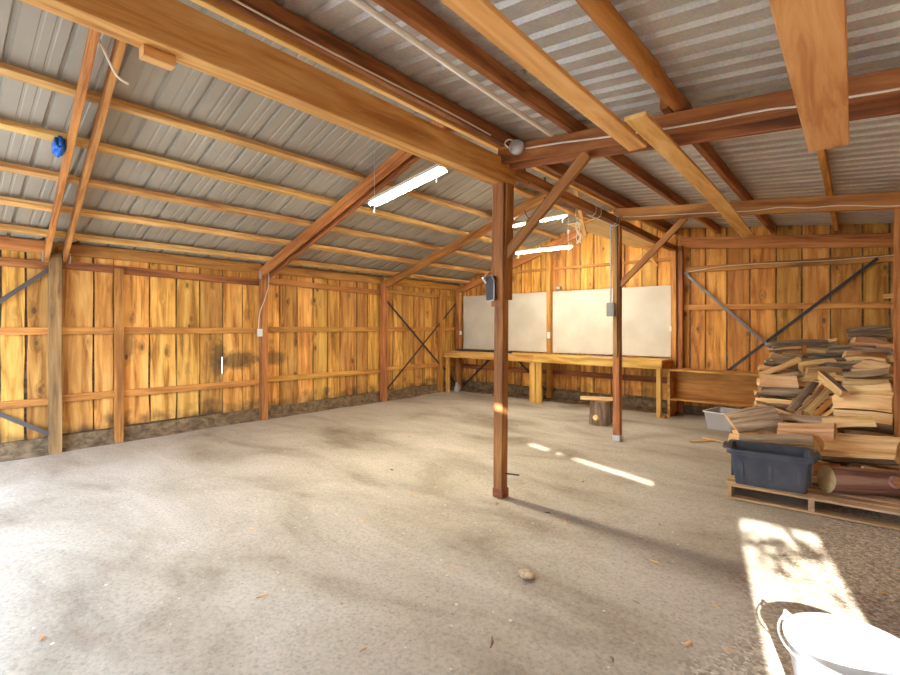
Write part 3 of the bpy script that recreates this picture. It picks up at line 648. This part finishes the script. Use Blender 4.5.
# ------------------------------------------------------------------ workbench
wbn = empty('workbench', (-4.9, 8.4, 0)); tag(wbn, 'long wooden workbench under the two white panels', 'workbench')
bm = bmesh.new()
for k in range(4): box(bm, -7.14, -2.42, 8.13 + .168*k, 8.13 + .168*k + .162, .905 + .0015*(k % 2), .945)
o = obj('benchtop', bm, W['bench'], wbn); o.matrix_local = parent_inv(wbn)
timber('front_rail', (-7.16, 8.115, .875), (-4.80, 8.115, .872), .04, .135, W['bench'], wbn); timber('front_rail', (-4.795, 8.112, .872), (-2.40, 8.115, .868), .04, .13, W['bench'], wbn)
timber('end_rail', (-2.42, 8.135, .875), (-2.42, 8.76, .875), .04, .13, W['shelf'], wbn)
for xx in (-4.86, -4.72): timber('leg', (xx, 8.165, 0), (xx, 8.165, .89), .055, .125, W['bench'], wbn, up=(1, 0, 0) if xx < -4.8 else (1, 0, 0))
timber('leg', (-2.46, 8.17, 0), (-2.46, 8.17, .81), .09, .065, W['bench'], wbn, up=(1, 0, 0))
timber('leg', (-7.10, 8.17, 0), (-7.10, 8.17, .81), .09, .065, W['bench'], wbn, up=(1, 0, 0))
timber('block', (-2.49, 8.22, .0), (-2.37, 8.22, .0), .12, .08, W['bench'], wbn)
o = obj('rubber_mat', boxbm(-7.08, -6.1, 8.40, 8.70, .946, .985, bev=.01), M['black']); tag(o, 'dark flat case lying on the bench by the corner', 'case')
o = obj('rubber_mat', boxbm(-6.02, -5.65, 8.35, 8.6, .946, .962, bev=.005), M['black']); tag(o, 'thin dark mat on the bench behind the centre post', 'mat'); o.name = 'thin_mat'
bpy.data.objects['rubber_mat'].name = 'flat_case'
vz = empty('bench_clamp', (-5.53, 8.33, .946)); tag(vz, 'small dark clamp standing on the bench near the centre post', 'clamp')
obj('clamp_body', boxbm(-.07, .06, -.03, .03, 0, .035, bev=.008), M['black_iron'], vz)
bm = bmesh.new(); tube(bm, [(.02, 0, .03), (.02, 0, .075), (.08, 0, .08)], .012); obj('clamp_screw', bm, M['zinc'], vz)
o = obj('paper_strip', boxbm(-3.95, -3.05, 8.45, 8.62, .947, .951), M['zinc']); tag(o, 'thin grey strip lying on the bench behind the slim post', 'strip')
gj = empty('glass_jug', (-7.0, 8.36, .0)); tag(gj, 'small shiny can on the floor under the bench corner', 'can')
bm = bmesh.new(); rg = lathe(bm, [(.06, 0), (.062, .10), (.03, .15), (.028, .20), (.035, .21)], 18); bm.faces.new(rg[0][::-1]); bm.faces.new(rg[-1]); obj('can_body', bm, M['zinc'], gj, smooth=True); gj.name = 'metal_can'
bm = bmesh.new(); tube(bm, [(.06, 0, .03), (.11, 0, .06), (.10, 0, .14), (.03, 0, .18)], .007); obj('handle', bm, M['zinc'], gj)

# ------------------------------------------------------------------ bookshelf
bs = empty('bookshelf', (-1.73, 8.45, 0)); tag(bs, 'low brown bookshelf between the workbench and the firewood', 'bookshelf')
def bpart(name, *a, mat='shelf'):
    o = obj(name, boxbm(*a, bev=.004), W[mat], bs); o.matrix_local = parent_inv(bs); return o
bpart('top_board', -2.38, -1.0, 8.28, 8.66, .765, .80)
bpart('side_panel', -2.365, -2.33, 8.30, 8.64, 0, .765); bpart('side_panel', -1.085, -1.05, 8.30, 8.64, 0, .765)
bpart('shelf_board', -2.33, -1.085, 8.31, 8.63, .285, .312)
bpart('back_panel', -2.33, -1.085, 8.625, 8.64, .312, .765)
bpart('lit_edge_strip', -2.367, -2.328, 8.293, 8.30, 0, .765, mat='bench'); bpart('lit_edge_strip', -2.38, -1.0, 8.272, 8.28, .767, .799, mat='bench'); bpart('lit_edge_strip', -1.087, -1.048, 8.293, 8.30, 0, .765, mat='bench')  # paler wood paints the light catching the front edges

# ------------------------------------------------------------------ firewood
def log_bm(L, prof_fn, n=9, seed=0, bend=.015, rough=.05, m_bark=0, m_face=1, m_end=2, skew=.12):
    rnd = random.Random(seed); prof = prof_fn(rnd); K = len(prof); bm = bmesh.new(); rings = []
    ba, bb = rnd.uniform(-bend, bend), rnd.uniform(-bend, bend)
    s0, s1 = rnd.uniform(.82, 1.08), rnd.uniform(.82, 1.08); e0 = (rnd.uniform(-skew, skew), rnd.uniform(-skew, skew)); e1 = (rnd.uniform(-skew, skew), rnd.uniform(-skew, skew))
    for i in range(n + 1):
        t = i / n; ring = []; sc = s0 + (s1 - s0) * t
        for k, (y, z, fl) in enumerate(prof):
            j = sc * (1 + rough * mnoise.noise((t * 3, seed * 3.1, k * .9)) + rough * .6 * mnoise.noise((t * 9, seed, k * 2.3)))
            dx = (e0[0]*y + e0[1]*z) * max(0, 1 - 3*t) * 2 + (e1[0]*y + e1[1]*z) * max(0, 3*t - 2) * 2
            ring.append(bm.verts.new((L * (t - .5) + dx, y * j + ba * math.sin(t * 3.14), z * j + bb * math.sin(t * 3.14))))
        rings.append(ring)
    for i in range(n):
        for k in range(K):
            f = bm.faces.new((rings[i][k], rings[i][(k+1) % K], rings[i+1][(k+1) % K], rings[i+1][k])); f.material_index = m_bark if prof[k][2] else m_face
    f = bm.faces.new(rings[0][::-1]); f.material_index = m_end; f = bm.faces.new(rings[-1]); f.material_index = m_end
    bmesh.ops.recalc_face_normals(bm, faces=bm.faces); return bm
def wedge(r, ang=1.5, rot=0.0):
    def fn(rnd):
        pts = []; n = 8; a0 = -ang / 2; ex = rnd.uniform(-.18, .18)
        for k in range(n + 1):
            a = a0 + ang * k / n; q = r * (1 + (rnd.uniform(-.06, .06) if 0 < k < n else 0)); pts.append([q * math.cos(a), q * math.sin(a), k < n])
        def side(a, ts):
            for t in ts:
                w = rnd.uniform(-.07, .07) * r; pts.append([r*t*math.cos(a) - w*math.sin(a), r*t*math.sin(a) + w*math.cos(a), False])
        side(ang/2, (.82, .64, .46, .28)); pts.append([ex * r * .3, ex * r, False]); side(-ang/2, (.28, .46, .64, .82))
        cx_ = sum(p[0] for p in pts) / len(pts); cy_ = sum(p[1] for p in pts) / len(pts); out = []
        for x, y, f in pts:
            x -= cx_; y -= cy_; out.append((x*math.cos(rot) - y*math.sin(rot), x*math.sin(rot) + y*math.cos(rot), f))
        return out
    return fn
def square(w, h):
    def fn(rnd):
        P = [(-w/2, -h/2), (0, -h/2*rnd.uniform(.85, 1.1)), (w/2, -h/2*rnd.uniform(.7, 1)), (w/2*rnd.uniform(.9, 1.1), 0), (w/2, h/2), (0, h/2*rnd.uniform(.9, 1.15)), (-w/2*rnd.uniform(.8, 1), h/2), (-w/2*rnd.uniform(.9, 1.1), 0)]
        return [(y, z, False) for y, z in P]
    return fn
def roundp(r, k=18): return lambda rnd: [(r*math.cos(2*math.pi*i/k), r*math.sin(2*math.pi*i/k), True) for i in range(k)]
SP = [W['bark'], W['split'], W['end']]; SR = [W['bark'], W['splitred'], W['end']]; SG = [W['bark'], W['greysplit'], W['end']]; RB = [W['redbark'], W['split'], W['end']]
def put_log(name, bm, mats, p0, p1, label, cat='firewood', group=None, roll=0.0):
    p0, p1 = Vector(p0), Vector(p1); m_, L_ = frame(p0, p1); o = obj(name, bm, mats)
    o.matrix_world = m_ @ Matrix.Translation((L_/2, 0, 0)) @ Matrix.Rotation(roll, 4, 'X'); return tag(o, label, cat, group)
def dist(a, b_): return (Vector(a) - Vector(b_)).length
HALF = math.pi
def fl(p0, p1, fn, mats, label, seed, roll=0.0, name='split_log', **k):
    return put_log(name, log_bm(dist(p0, p1), fn, seed=seed, **k), mats, p0, p1, label, roll=roll)
# pieces that can be told apart, from the front up to the back
fl((-1.03, 5.92, .44), (-.60, 6.02, .56), wedge(.17, 2.6, R(115)), SP, 'thick grey-barked chunk at the front corner of the firewood, over the tub', 11, rough=.09)
fl((-.86, 5.45, .36), (-.25, 5.42, .44), wedge(.15, 2.4, R(80)), SR, 'reddish split log with its bark side up, just behind the black tub', 12, rough=.08)
fl((-.58, 5.75, .46), (-.14, 5.75, .50), wedge(.15, 1.7, R(35)), SR, 'pale orange split block between the barky chunk and the half log', 13)
fl((-.24, 5.72, .36), (.30, 5.66, .42), wedge(.20, 2.7, R(95)), SP, 'large half log with its yellow split side out, behind the round log', 14, roll=R(-160))
fl((-.24, 5.92, .54), (.13, 5.98, .60), wedge(.11, 1.6, R(-70)), SP, 'small yellow wedge lying on top of the large half log', 15)
fl((-.17, 6.42, .54), (.30, 6.36, .56), wedge(.20, 2.6, R(-82)), SP, 'broad yellow half log, lower of the two big slabs by the brown post', 16)
fl((-.16, 6.58, .70), (.30, 6.52, .73), wedge(.17, 2.2, R(-55)), SP, 'broad yellow half log, upper of the two big slabs by the brown post', 17)
for k, (a, b_, r, w_) in enumerate([((-.54, 6.48, .56), (-.36, 6.95, .84), .05, 'leftmost'), ((-.47, 6.43, .56), (-.29, 6.92, .82), .04, 'second from left'), ((-.40, 6.38, .56), (-.23, 6.87, .78), .04, 'third from left'), ((-.34, 6.36, .55), (-.17, 6.80, .72), .038, 'fourth from left'), ((-.27, 6.34, .52), (-.12, 6.75, .65), .035, 'rightmost')]):
    fl(a, b_, wedge(r*1.5, 1.3, R(100 - 60*k)), SP, 'thin split stick in the slanting fan amid the firewood, ' + w_, 30 + k, name='split_stick', bend=.006)
fl((-.27, 6.62, .97), (-.08, 6.42, .80), wedge(.11, 1.5, R(60)), SP, 'pale split piece tipped on end above the two big slabs', 40)
fl((-.68, 6.24, .50), (-.14, 6.18, .53), wedge(.10, 2.6, R(90)), SP, 'dark barky log lying below the slanting fan of sticks', 41)
fl((-.94, 7.25, .82), (-.55, 7.25, .82), square(.15, .17), SR, 'square pale block with a flat sawn face, near the bookshelf end', 42, rough=.03)
fl((-.90, 7.15, .68), (-.47, 7.15, .68), roundp(.068, 12), SP, 'grey round branch under the square pale block', 43)
fl((-.95, 7.05, .54), (-.50, 7.05, .55), wedge(.12, 2.0, R(-100)), SP, 'pale split log at the bottom of the stack beside the bookshelf', 44)
fl((-.97, 7.52, .86), (-.55, 7.66, 1.08), square(.07, .06), SP, 'pale squared stick slanting across the stack', 45, name='split_stick', rough=.02)
fl((-.08, 8.5, 1.40), (.36, 8.5, 1.43), wedge(.15, 2.8, R(90)), SP, 'yellow-rimmed half log on the very top of the heap', 46)
fl((-.10, 7.08, .87), (.28, 7.08, .89), square(.09, .07), SP, 'straight yellow split stick near the top, by the brown post', 47, name='split_stick')
fl((-.10, 6.80, .80), (.30, 6.72, .86), wedge(.11, 1.4, R(-70)), SP, 'pale wedge resting on the upper big slab', 48)

# the rest of the heap: look-alike pieces stacked in rows along the wall
protos = []
for k in range(24):
    q = random.Random(100 + k); r = q.uniform(.042, .072); L_ = q.uniform(.34, .46)
    if k % 6 == 4: bm = log_bm(L_, roundp(r*.62, 12), seed=k, rough=.09, bend=.03); nm = 'branch'
    elif k % 2 == 1: bm = log_bm(L_, square(r*1.7, r*1.0), seed=k, rough=.12); nm = 'split_log'
    else: bm = log_bm(L_, wedge(r*1.6, q.uniform(.9, 1.8), q.uniform(0, 6)), seed=k, rough=.12); nm = 'split_log'
    me = bpy.data.meshes.new(nm); bm.normal_update(); bm.to_mesh(me); bm.free()
    for m in (SG if k % 3 == 1 else SP if k % 4 else SR): me.materials.append(m)
    protos.append((nm, me))
LAB = {'branch': 'round barky branch in the stacked firewood heap by the back wall', 'split_log': 'split firewood piece in the stacked heap by the back wall'}
GRP = {'branch': 'branches in the firewood heap', 'split_log': 'split pieces in the firewood heap'}
def heap(xa, xb, y, z0, z1, rnd, dy=.0):
    z = z0; i = 0
    while z < z1 + .25:
        n = 3; w_ = (xb - xa) / n
        for j in range(n):
            lim = z1 + ((-.16, -.05, .10)[j] if y > 7.7 else (0, .07, .22)[j] if y > 6.75 else 0)
            if z >= lim: continue
            nm, me = rnd.choice(protos); o = bpy.data.objects.new(nm, me); col.objects.link(o)
            o.location = (xa + w_*(j + .5) + rnd.uniform(-.05, .05), y + rnd.uniform(-.04, .04), z + rnd.uniform(-.012, .012))
            hi = z + .11 > lim; o.rotation_euler = (rnd.uniform(-3.1, 3.1), rnd.uniform(-.22, .22) if hi else rnd.uniform(-.05, .05), rnd.uniform(-.6, .6) if hi else rnd.uniform(-.12, .12)); tag(o, LAB[nm], 'firewood', GRP[nm])
        z += .095; i += 1
rnd = random.Random(21)
def Hh(y):
    T = [(5.55, .26), (6.1, .40), (6.7, .48), (7.2, .60), (7.4, .84), (7.8, 1.02), (8.2, 1.20), (8.6, 1.33)]
    for (a, ha), (b_, hb) in zip(T, T[1:]):
        if y <= b_: return ha + (hb - ha) * (y - a) / (b_ - a)
    return T[-1][1]
y = 5.62
while y < 8.62:
    top = Hh(y); lo = .06 if y < 6.0 else max(.06, top - .42)
    if y < 5.9: lo = .2
    if y > 8.5: lo = .5
    heap(-1.0, .36, y, lo, top, rnd); y += .135
# big rounds under the heap carry it
for k in range(8):
    yy = 5.98 + .36 * k
    for j in range(3):
        r = .085 + .03 * ((k + j) % 3)
        if yy < 7.2: r = min(r, .09)
        o = put_log('round_log', log_bm(.46, roundp(r, 16), seed=200 + 3*k + j, rough=.05), RB if (k+j) % 2 else SP, (-.98 + .47*j, yy, r), (-.52 + .47*j, yy, r), 'round log at the bottom of the firewood heap', 'firewood', 'round logs under the heap')
tag(timber('loose_board', (.25, 7.5, 1.86), (XR - .01, 7.5, 1.93), .10, .05, W['new']), 'pale board end jutting out behind the support post, over the firewood', 'board')
# a few slender branches thrown over the top
for k in range(14):
    q = random.Random(400 + k); x0 = q.uniform(-1.05, -.1); yy = q.uniform(7.5, 8.4); z = Hh(yy) + (.06 if x0 > -.5 else -.06) + q.uniform(0, .05); L_ = q.uniform(.45, .8)
    yw = q.uniform(-.25, .25)
    p0 = (x0, yy, z); p1 = (min(x0 + L_*math.cos(yw), .34), yy + L_*math.sin(yw)*.5, z + q.uniform(-.03, .12))
    put_log('branch', log_bm(dist(p0, p1), roundp(q.uniform(.018, .034), 9), seed=400 + k, rough=.1, bend=.03), SP, p0, p1, 'thin grey branch thrown across the top of the firewood heap', 'firewood', 'thin branches on the heap')

# the round log on the pallet with a sawn-off branch stub
rlog = empty('round_log', (.045, 5.14, .235)); rlog.rotation_euler = (0, 0, R(30)); tag(rlog, 'thick reddish-barked round log lying on the pallet beside the tub', 'log')
bm = log_bm(.52, roundp(.108, 22), n=10, seed=61, rough=.05, bend=.008); o = obj('trunk', bm, RB, rlog)
bm = bmesh.new(); tube(bm, [(.17, -.07, .02), (.175, -.125, .04)], [.05, .042], 14); st = obj('branch_stub', bm, W['redbark'], rlog, smooth=False)
bm = bmesh.new(); m2, _ = frame((.175, -.125, .04), (.176, -.136, .044)); 
v_ = [m2 @ Vector((.002, .039*math.cos(a), .039*math.sin(a))) for a in [i*math.pi/8 for i in range(16)]]
bm.faces.new([bm.verts.new(p) for p in v_]); bmesh.ops.solidify(bm, geom=bm.faces[:], thickness=.003); o = obj('cut_face', bm, W['splitred'], st); o['label'] = 'orange sawn face of the branch stub'
fl((.05, 5.32, .26), (.55, 5.30, .25), wedge(.11, 2.6, R(90)), RB, 'reddish-barked split log wedged behind the round log', 62)
fl((-.30, 5.28, .22), (-.12, 5.42, .22), wedge(.10, 1.6, R(30)), SR, 'small reddish split piece between the tub and the round log', 63)

# ------------------------------------------------------------------ pallet
pal = empty('pallet', (-.30, 5.25, 0)); pal.rotation_euler = (0, 0, R(4)); tag(pal, 'wooden pallet under the black tub and the round log', 'pallet')
for xx in (-.575, 0, .575):
    timber_o = obj('stringer', timber_bm(1.0, .04, .095, .002, 5 + xx, .003), W['pallet'], pal, loc=(xx, -.5, .062)); timber_o.rotation_euler = (0, 0, R(90))
for k in range(8):
    o = obj('deck_board', timber_bm(1.2, .10, .018, .002, 20 + k, .003), W['pallet'], pal, loc=(-.60, -.455 + .13*k, .119))
for k in range(3):
    o = obj('bottom_board', timber_bm(1.2, .10, .018, .002, 40 + k, .003), W['pallet'], pal, loc=(-.60, -.455 + .455*k, .009))

# ------------------------------------------------------------------ black tub
tub = empty('storage_tub', (-.565, 4.94, .128)); tub.rotation_euler = (0, 0, R(7)); tag(tub, 'dark navy plastic tub standing on the pallet', 'tub')
def rrect(w, d, r, n=5):
    pts = []
    for cx_, cy_, a0 in ((w/2-r, d/2-r, 0), (-w/2+r, d/2-r, 90), (-w/2+r, -d/2+r, 180), (w/2-r, -d/2+r, 270)):
        for i in range(n + 1): a = R(a0 + 90*i/n); pts.append((cx_ + r*math.cos(a), cy_ + r*math.sin(a)))
    return pts
def loft(bm, secs, cap0=True, cap1=True):
    rings = [[bm.verts.new((x, y, z)) for x, y in pts] for pts, z in secs]; K = len(rings[0])
    for a, b_ in zip(rings, rings[1:]):
        for k in range(K): bm.faces.new((a[k], a[(k+1) % K], b_[(k+1) % K], b_[k]))
    if cap0: bm.faces.new(rings[0][::-1])
    if cap1: bm.faces.new(rings[-1])
    return rings
bm = bmesh.new(); H_ = .30
loft(bm, [(rrect(.50, .31, .03), 0), (rrect(.56, .36, .035), H_ - .05), (rrect(.575, .375, .035), H_ - .05), (rrect(.58, .38, .035), H_), (rrect(.555, .355, .03), H_), (rrect(.54, .34, .03), H_ - .05), (rrect(.485, .295, .025), .008)])
obj('tub_body', bm, M['tote'], tub, smooth=False)
bm = bmesh.new()
loft(bm, [(rrect(.585, .385, .04), H_ - .035), (rrect(.635, .42, .05), H_ - .03), (rrect(.64, .425, .05), H_ + .004), (rrect(.625, .41, .045), H_ + .012), (rrect(.56, .36, .035), H_ + .006), (rrect(.56, .36, .035), H_ - .01)], False, False)
obj('rim', bm, M['tote'], tub)
for s in (-1, 1):
    obj('handle', boxbm(min(s*.315, s*.352), max(s*.315, s*.352), -.11, .11, H_ - .012, H_ + .012, bev=.009), M['tote'], tub)
for xx in (-.2, .0, .2):
    obj('rib', boxbm(xx - .012, xx + .012, -.192, -.165, .06, H_ - .05, bev=.004), M['tote'], tub).rotation_euler = (R(-5.2), 0, 0)
for s in (-1, 1):
    for yy in (-.08, .06): obj('rib', boxbm(s*.262, s*.285, yy - .012, yy + .012, .05, H_ - .04, bev=.004), M['tote'], tub)

# ------------------------------------------------------------------ clear bin
bn = empty('clear_bin', (-1.45, 7.92, 0)); bn.rotation_euler = (0, 0, R(-12)); tag(bn, 'cloudy clear plastic bin on the floor before the bookshelf', 'bin')
bm = bmesh.new(); loft(bm, [(rrect(.34, .46, .04), .004), (rrect(.41, .54, .05), .26), (rrect(.40, .53, .045), .26), (rrect(.33, .45, .035), .012)]); obj('bin_body', bm, M['clear'], bn)
bm = bmesh.new(); loft(bm, [(rrect(.405, .535, .05), .248), (rrect(.44, .57, .055), .252), (rrect(.44, .57, .055), .266), (rrect(.40, .53, .045), .266)], False, False); obj('rim', bm, M['white_plastic'], bn)

# ------------------------------------------------------------------ stump with a board on it
st = empty('tree_stump', (-3.0, 7.08, 0)); tag(st, 'short tree stump on the floor in front of the workbench', 'stump')
bm = log_bm(.37, roundp(.19, 24), n=7, seed=70, rough=.06, bend=.004); o = obj('trunk', bm, SP, st, loc=(0, 0, .185)); o.rotation_euler = (0, R(-90), 0)
bm = bmesh.new(); tube(bm, [(.0, -.16, .11), (.0, -.205, .12)], [.05, .04], 12); obj('knot', bm, W['split'], st)
m_, L_ = frame((-3.28, 6.95, .385), (-2.80, 7.17, .385)); o = obj('flat_board', timber_bm(L_, .26, .025, .002, 71), W['end']); o.matrix_world = m_; tag(o, 'thin pale board lying on the stump', 'board')

# ------------------------------------------------------------------ galvanised bucket
bk = empty('bucket', (.0, 2.245, 0)); bk.rotation_euler = (0, 0, R(-20)); tag(bk, 'large galvanised bucket standing in the sun patch', 'bucket')
bm = bmesh.new(); rg = lathe(bm, [(.15, .0), (.155, .02), (.150, .03), (.205, .325), (.214, .33), (.216, .338), (.208, .342), (.200, .332), (.146, .035)], 48); bm.faces.new(rg[0][::-1]); bm.faces.new(rg[-1]); obj('bucket_body', bm, M['galv'], bk, smooth=True)
for s in (-1, 1):
    bm = bmesh.new(); tube(bm, [(s*.200, -.025, .30), (s*.222, -.02, .335), (s*.226, 0, .352), (s*.222, .02, .335), (s*.200, .025, .30)], .008, 8); box(bm, s*.212 - .004, s*.212 + .004, -.035, .035, .27, .325); obj('ear', bm, M['galv'], bk)
bm = bmesh.new(); tube(bm, [(.226*math.cos(a), -.238*math.sin(a), .345 - .02*math.sin(a)) for a in [i*math.pi/24 for i in range(25)]], .0045, 8); obj('bail_handle', bm, M['galv'], bk, smooth=True)

# ------------------------------------------------------------------ bits on the floor
bm = bmesh.new(); bmesh.ops.create_icosphere(bm, subdivisions=3, radius=.04)
for v in bm.verts:
    v.co *= 1 + .3 * mnoise.noise(v.co * 22); v.co.z *= .55; v.co.x *= 1.25
o = obj('stone', bm, M['stone'], loc=(-1.50, 2.44, .016), smooth=False); o.rotation_euler = (0, 0, R(20)); tag(o, 'pale lump of wood or stone lying on the floor between post and camera', 'stone')
def chip(kind, seed):
    q = random.Random(seed); bm = bmesh.new()
    if kind == 'leaf':
        pts = [(.035*math.cos(a)*(1 + .25*math.sin(3*a)), .022*math.sin(a), .006*math.cos(2*a) + .004) for a in [i*math.pi/6 for i in range(12)]]
        vs_ = [bm.verts.new(p) for p in pts]; bm.faces.new(vs_); bmesh.ops.solidify(bm, geom=bm.faces[:], thickness=.002)
    else:
        L_ = q.uniform(.05, .11); w_ = q.uniform(.008, .02)
        tube(bm, [(-L_/2, 0, .004), (0, .006, .007), (L_/2, 0, .005)], [w_*.3, w_*.55, w_*.25], 6)
    me = bpy.data.meshes.new('wood_chip'); bm.to_mesh(me); bm.free(); me.materials.append({'leaf': W['splitred'], 'chip': W['end'], 'twig': W['bark']}[kind]); return me
CH = {k: [chip(k, s) for s in range(3)] for k in ('leaf', 'chip', 'twig')}
spots = [(-4.23, .94), (-3.96, 1.11), (-4.26, 2.71), (-3.68, 3.34), (-2.88, 2.32), (-2.99, 2.97), (-1.73, 1.39), (-1.31, 1.82), (-3.05, 3.30), (-1.68, 3.30), (.12, 3.6), (-.83, 2.08), (-.57, 2.86), (-.60, 2.42), (-.44, 2.50),
         (-.35, 3.77), (-.26, 3.61), (-.18, 4.4), (-.15, 3.28), (-1.12, 3.74), (-.97, 3.13), (-2.97, .43), (-2.30, 3.28), (-1.88, 3.39), (-1.9, 2.2), (-3.4, 1.7), (-2.5, 1.3), (-.9, 2.6), (-.2, 3.0), (.2, 4.0), (-1.3, 5.3), (-2.0, 4.3), (-4.6, 4.5), (-5.2, 3.0), (-5.5, 5.5), (-3.9, 6.1), (-.5, 3.3), (-.75, 3.55), (.05, 4.25)]
KL = {'leaf': ('dry_leaf', 'dry orange leaf scrap on the dusty floor', 'leaf', 'leaf scraps on the floor'), 'chip': ('wood_chip', 'pale wood chip on the dusty floor', 'wood chip', 'chips on the floor'), 'twig': ('twig', 'dark twig on the dusty floor', 'twig', 'twigs on the floor')}
q = random.Random(9)
for i, (x, y) in enumerate(spots):
    k = ('chip', 'leaf', 'chip', 'twig')[i % 4]; nm, lb, ct, gp = KL[k]; o = link(nm, q.choice(CH[k]), loc=(x, y, 0)); o.rotation_euler = (0, 0, q.uniform(0, 6)); o.scale = (q.uniform(.4, .75),)*3; tag(o, lb, ct, gp)
tag(timber('lath', (-1.62, 6.68, .012), (-1.36, 6.98, .012), .05, .014, W['new']), 'flat pale lath lying on the floor by the tub and bin', 'lath')
tag(timber('lath', (-1.55, 7.02, .012), (-1.25, 6.86, .018), .03, .014, W['end']), 'thin pale lath crossing the flat one on the floor', 'lath')
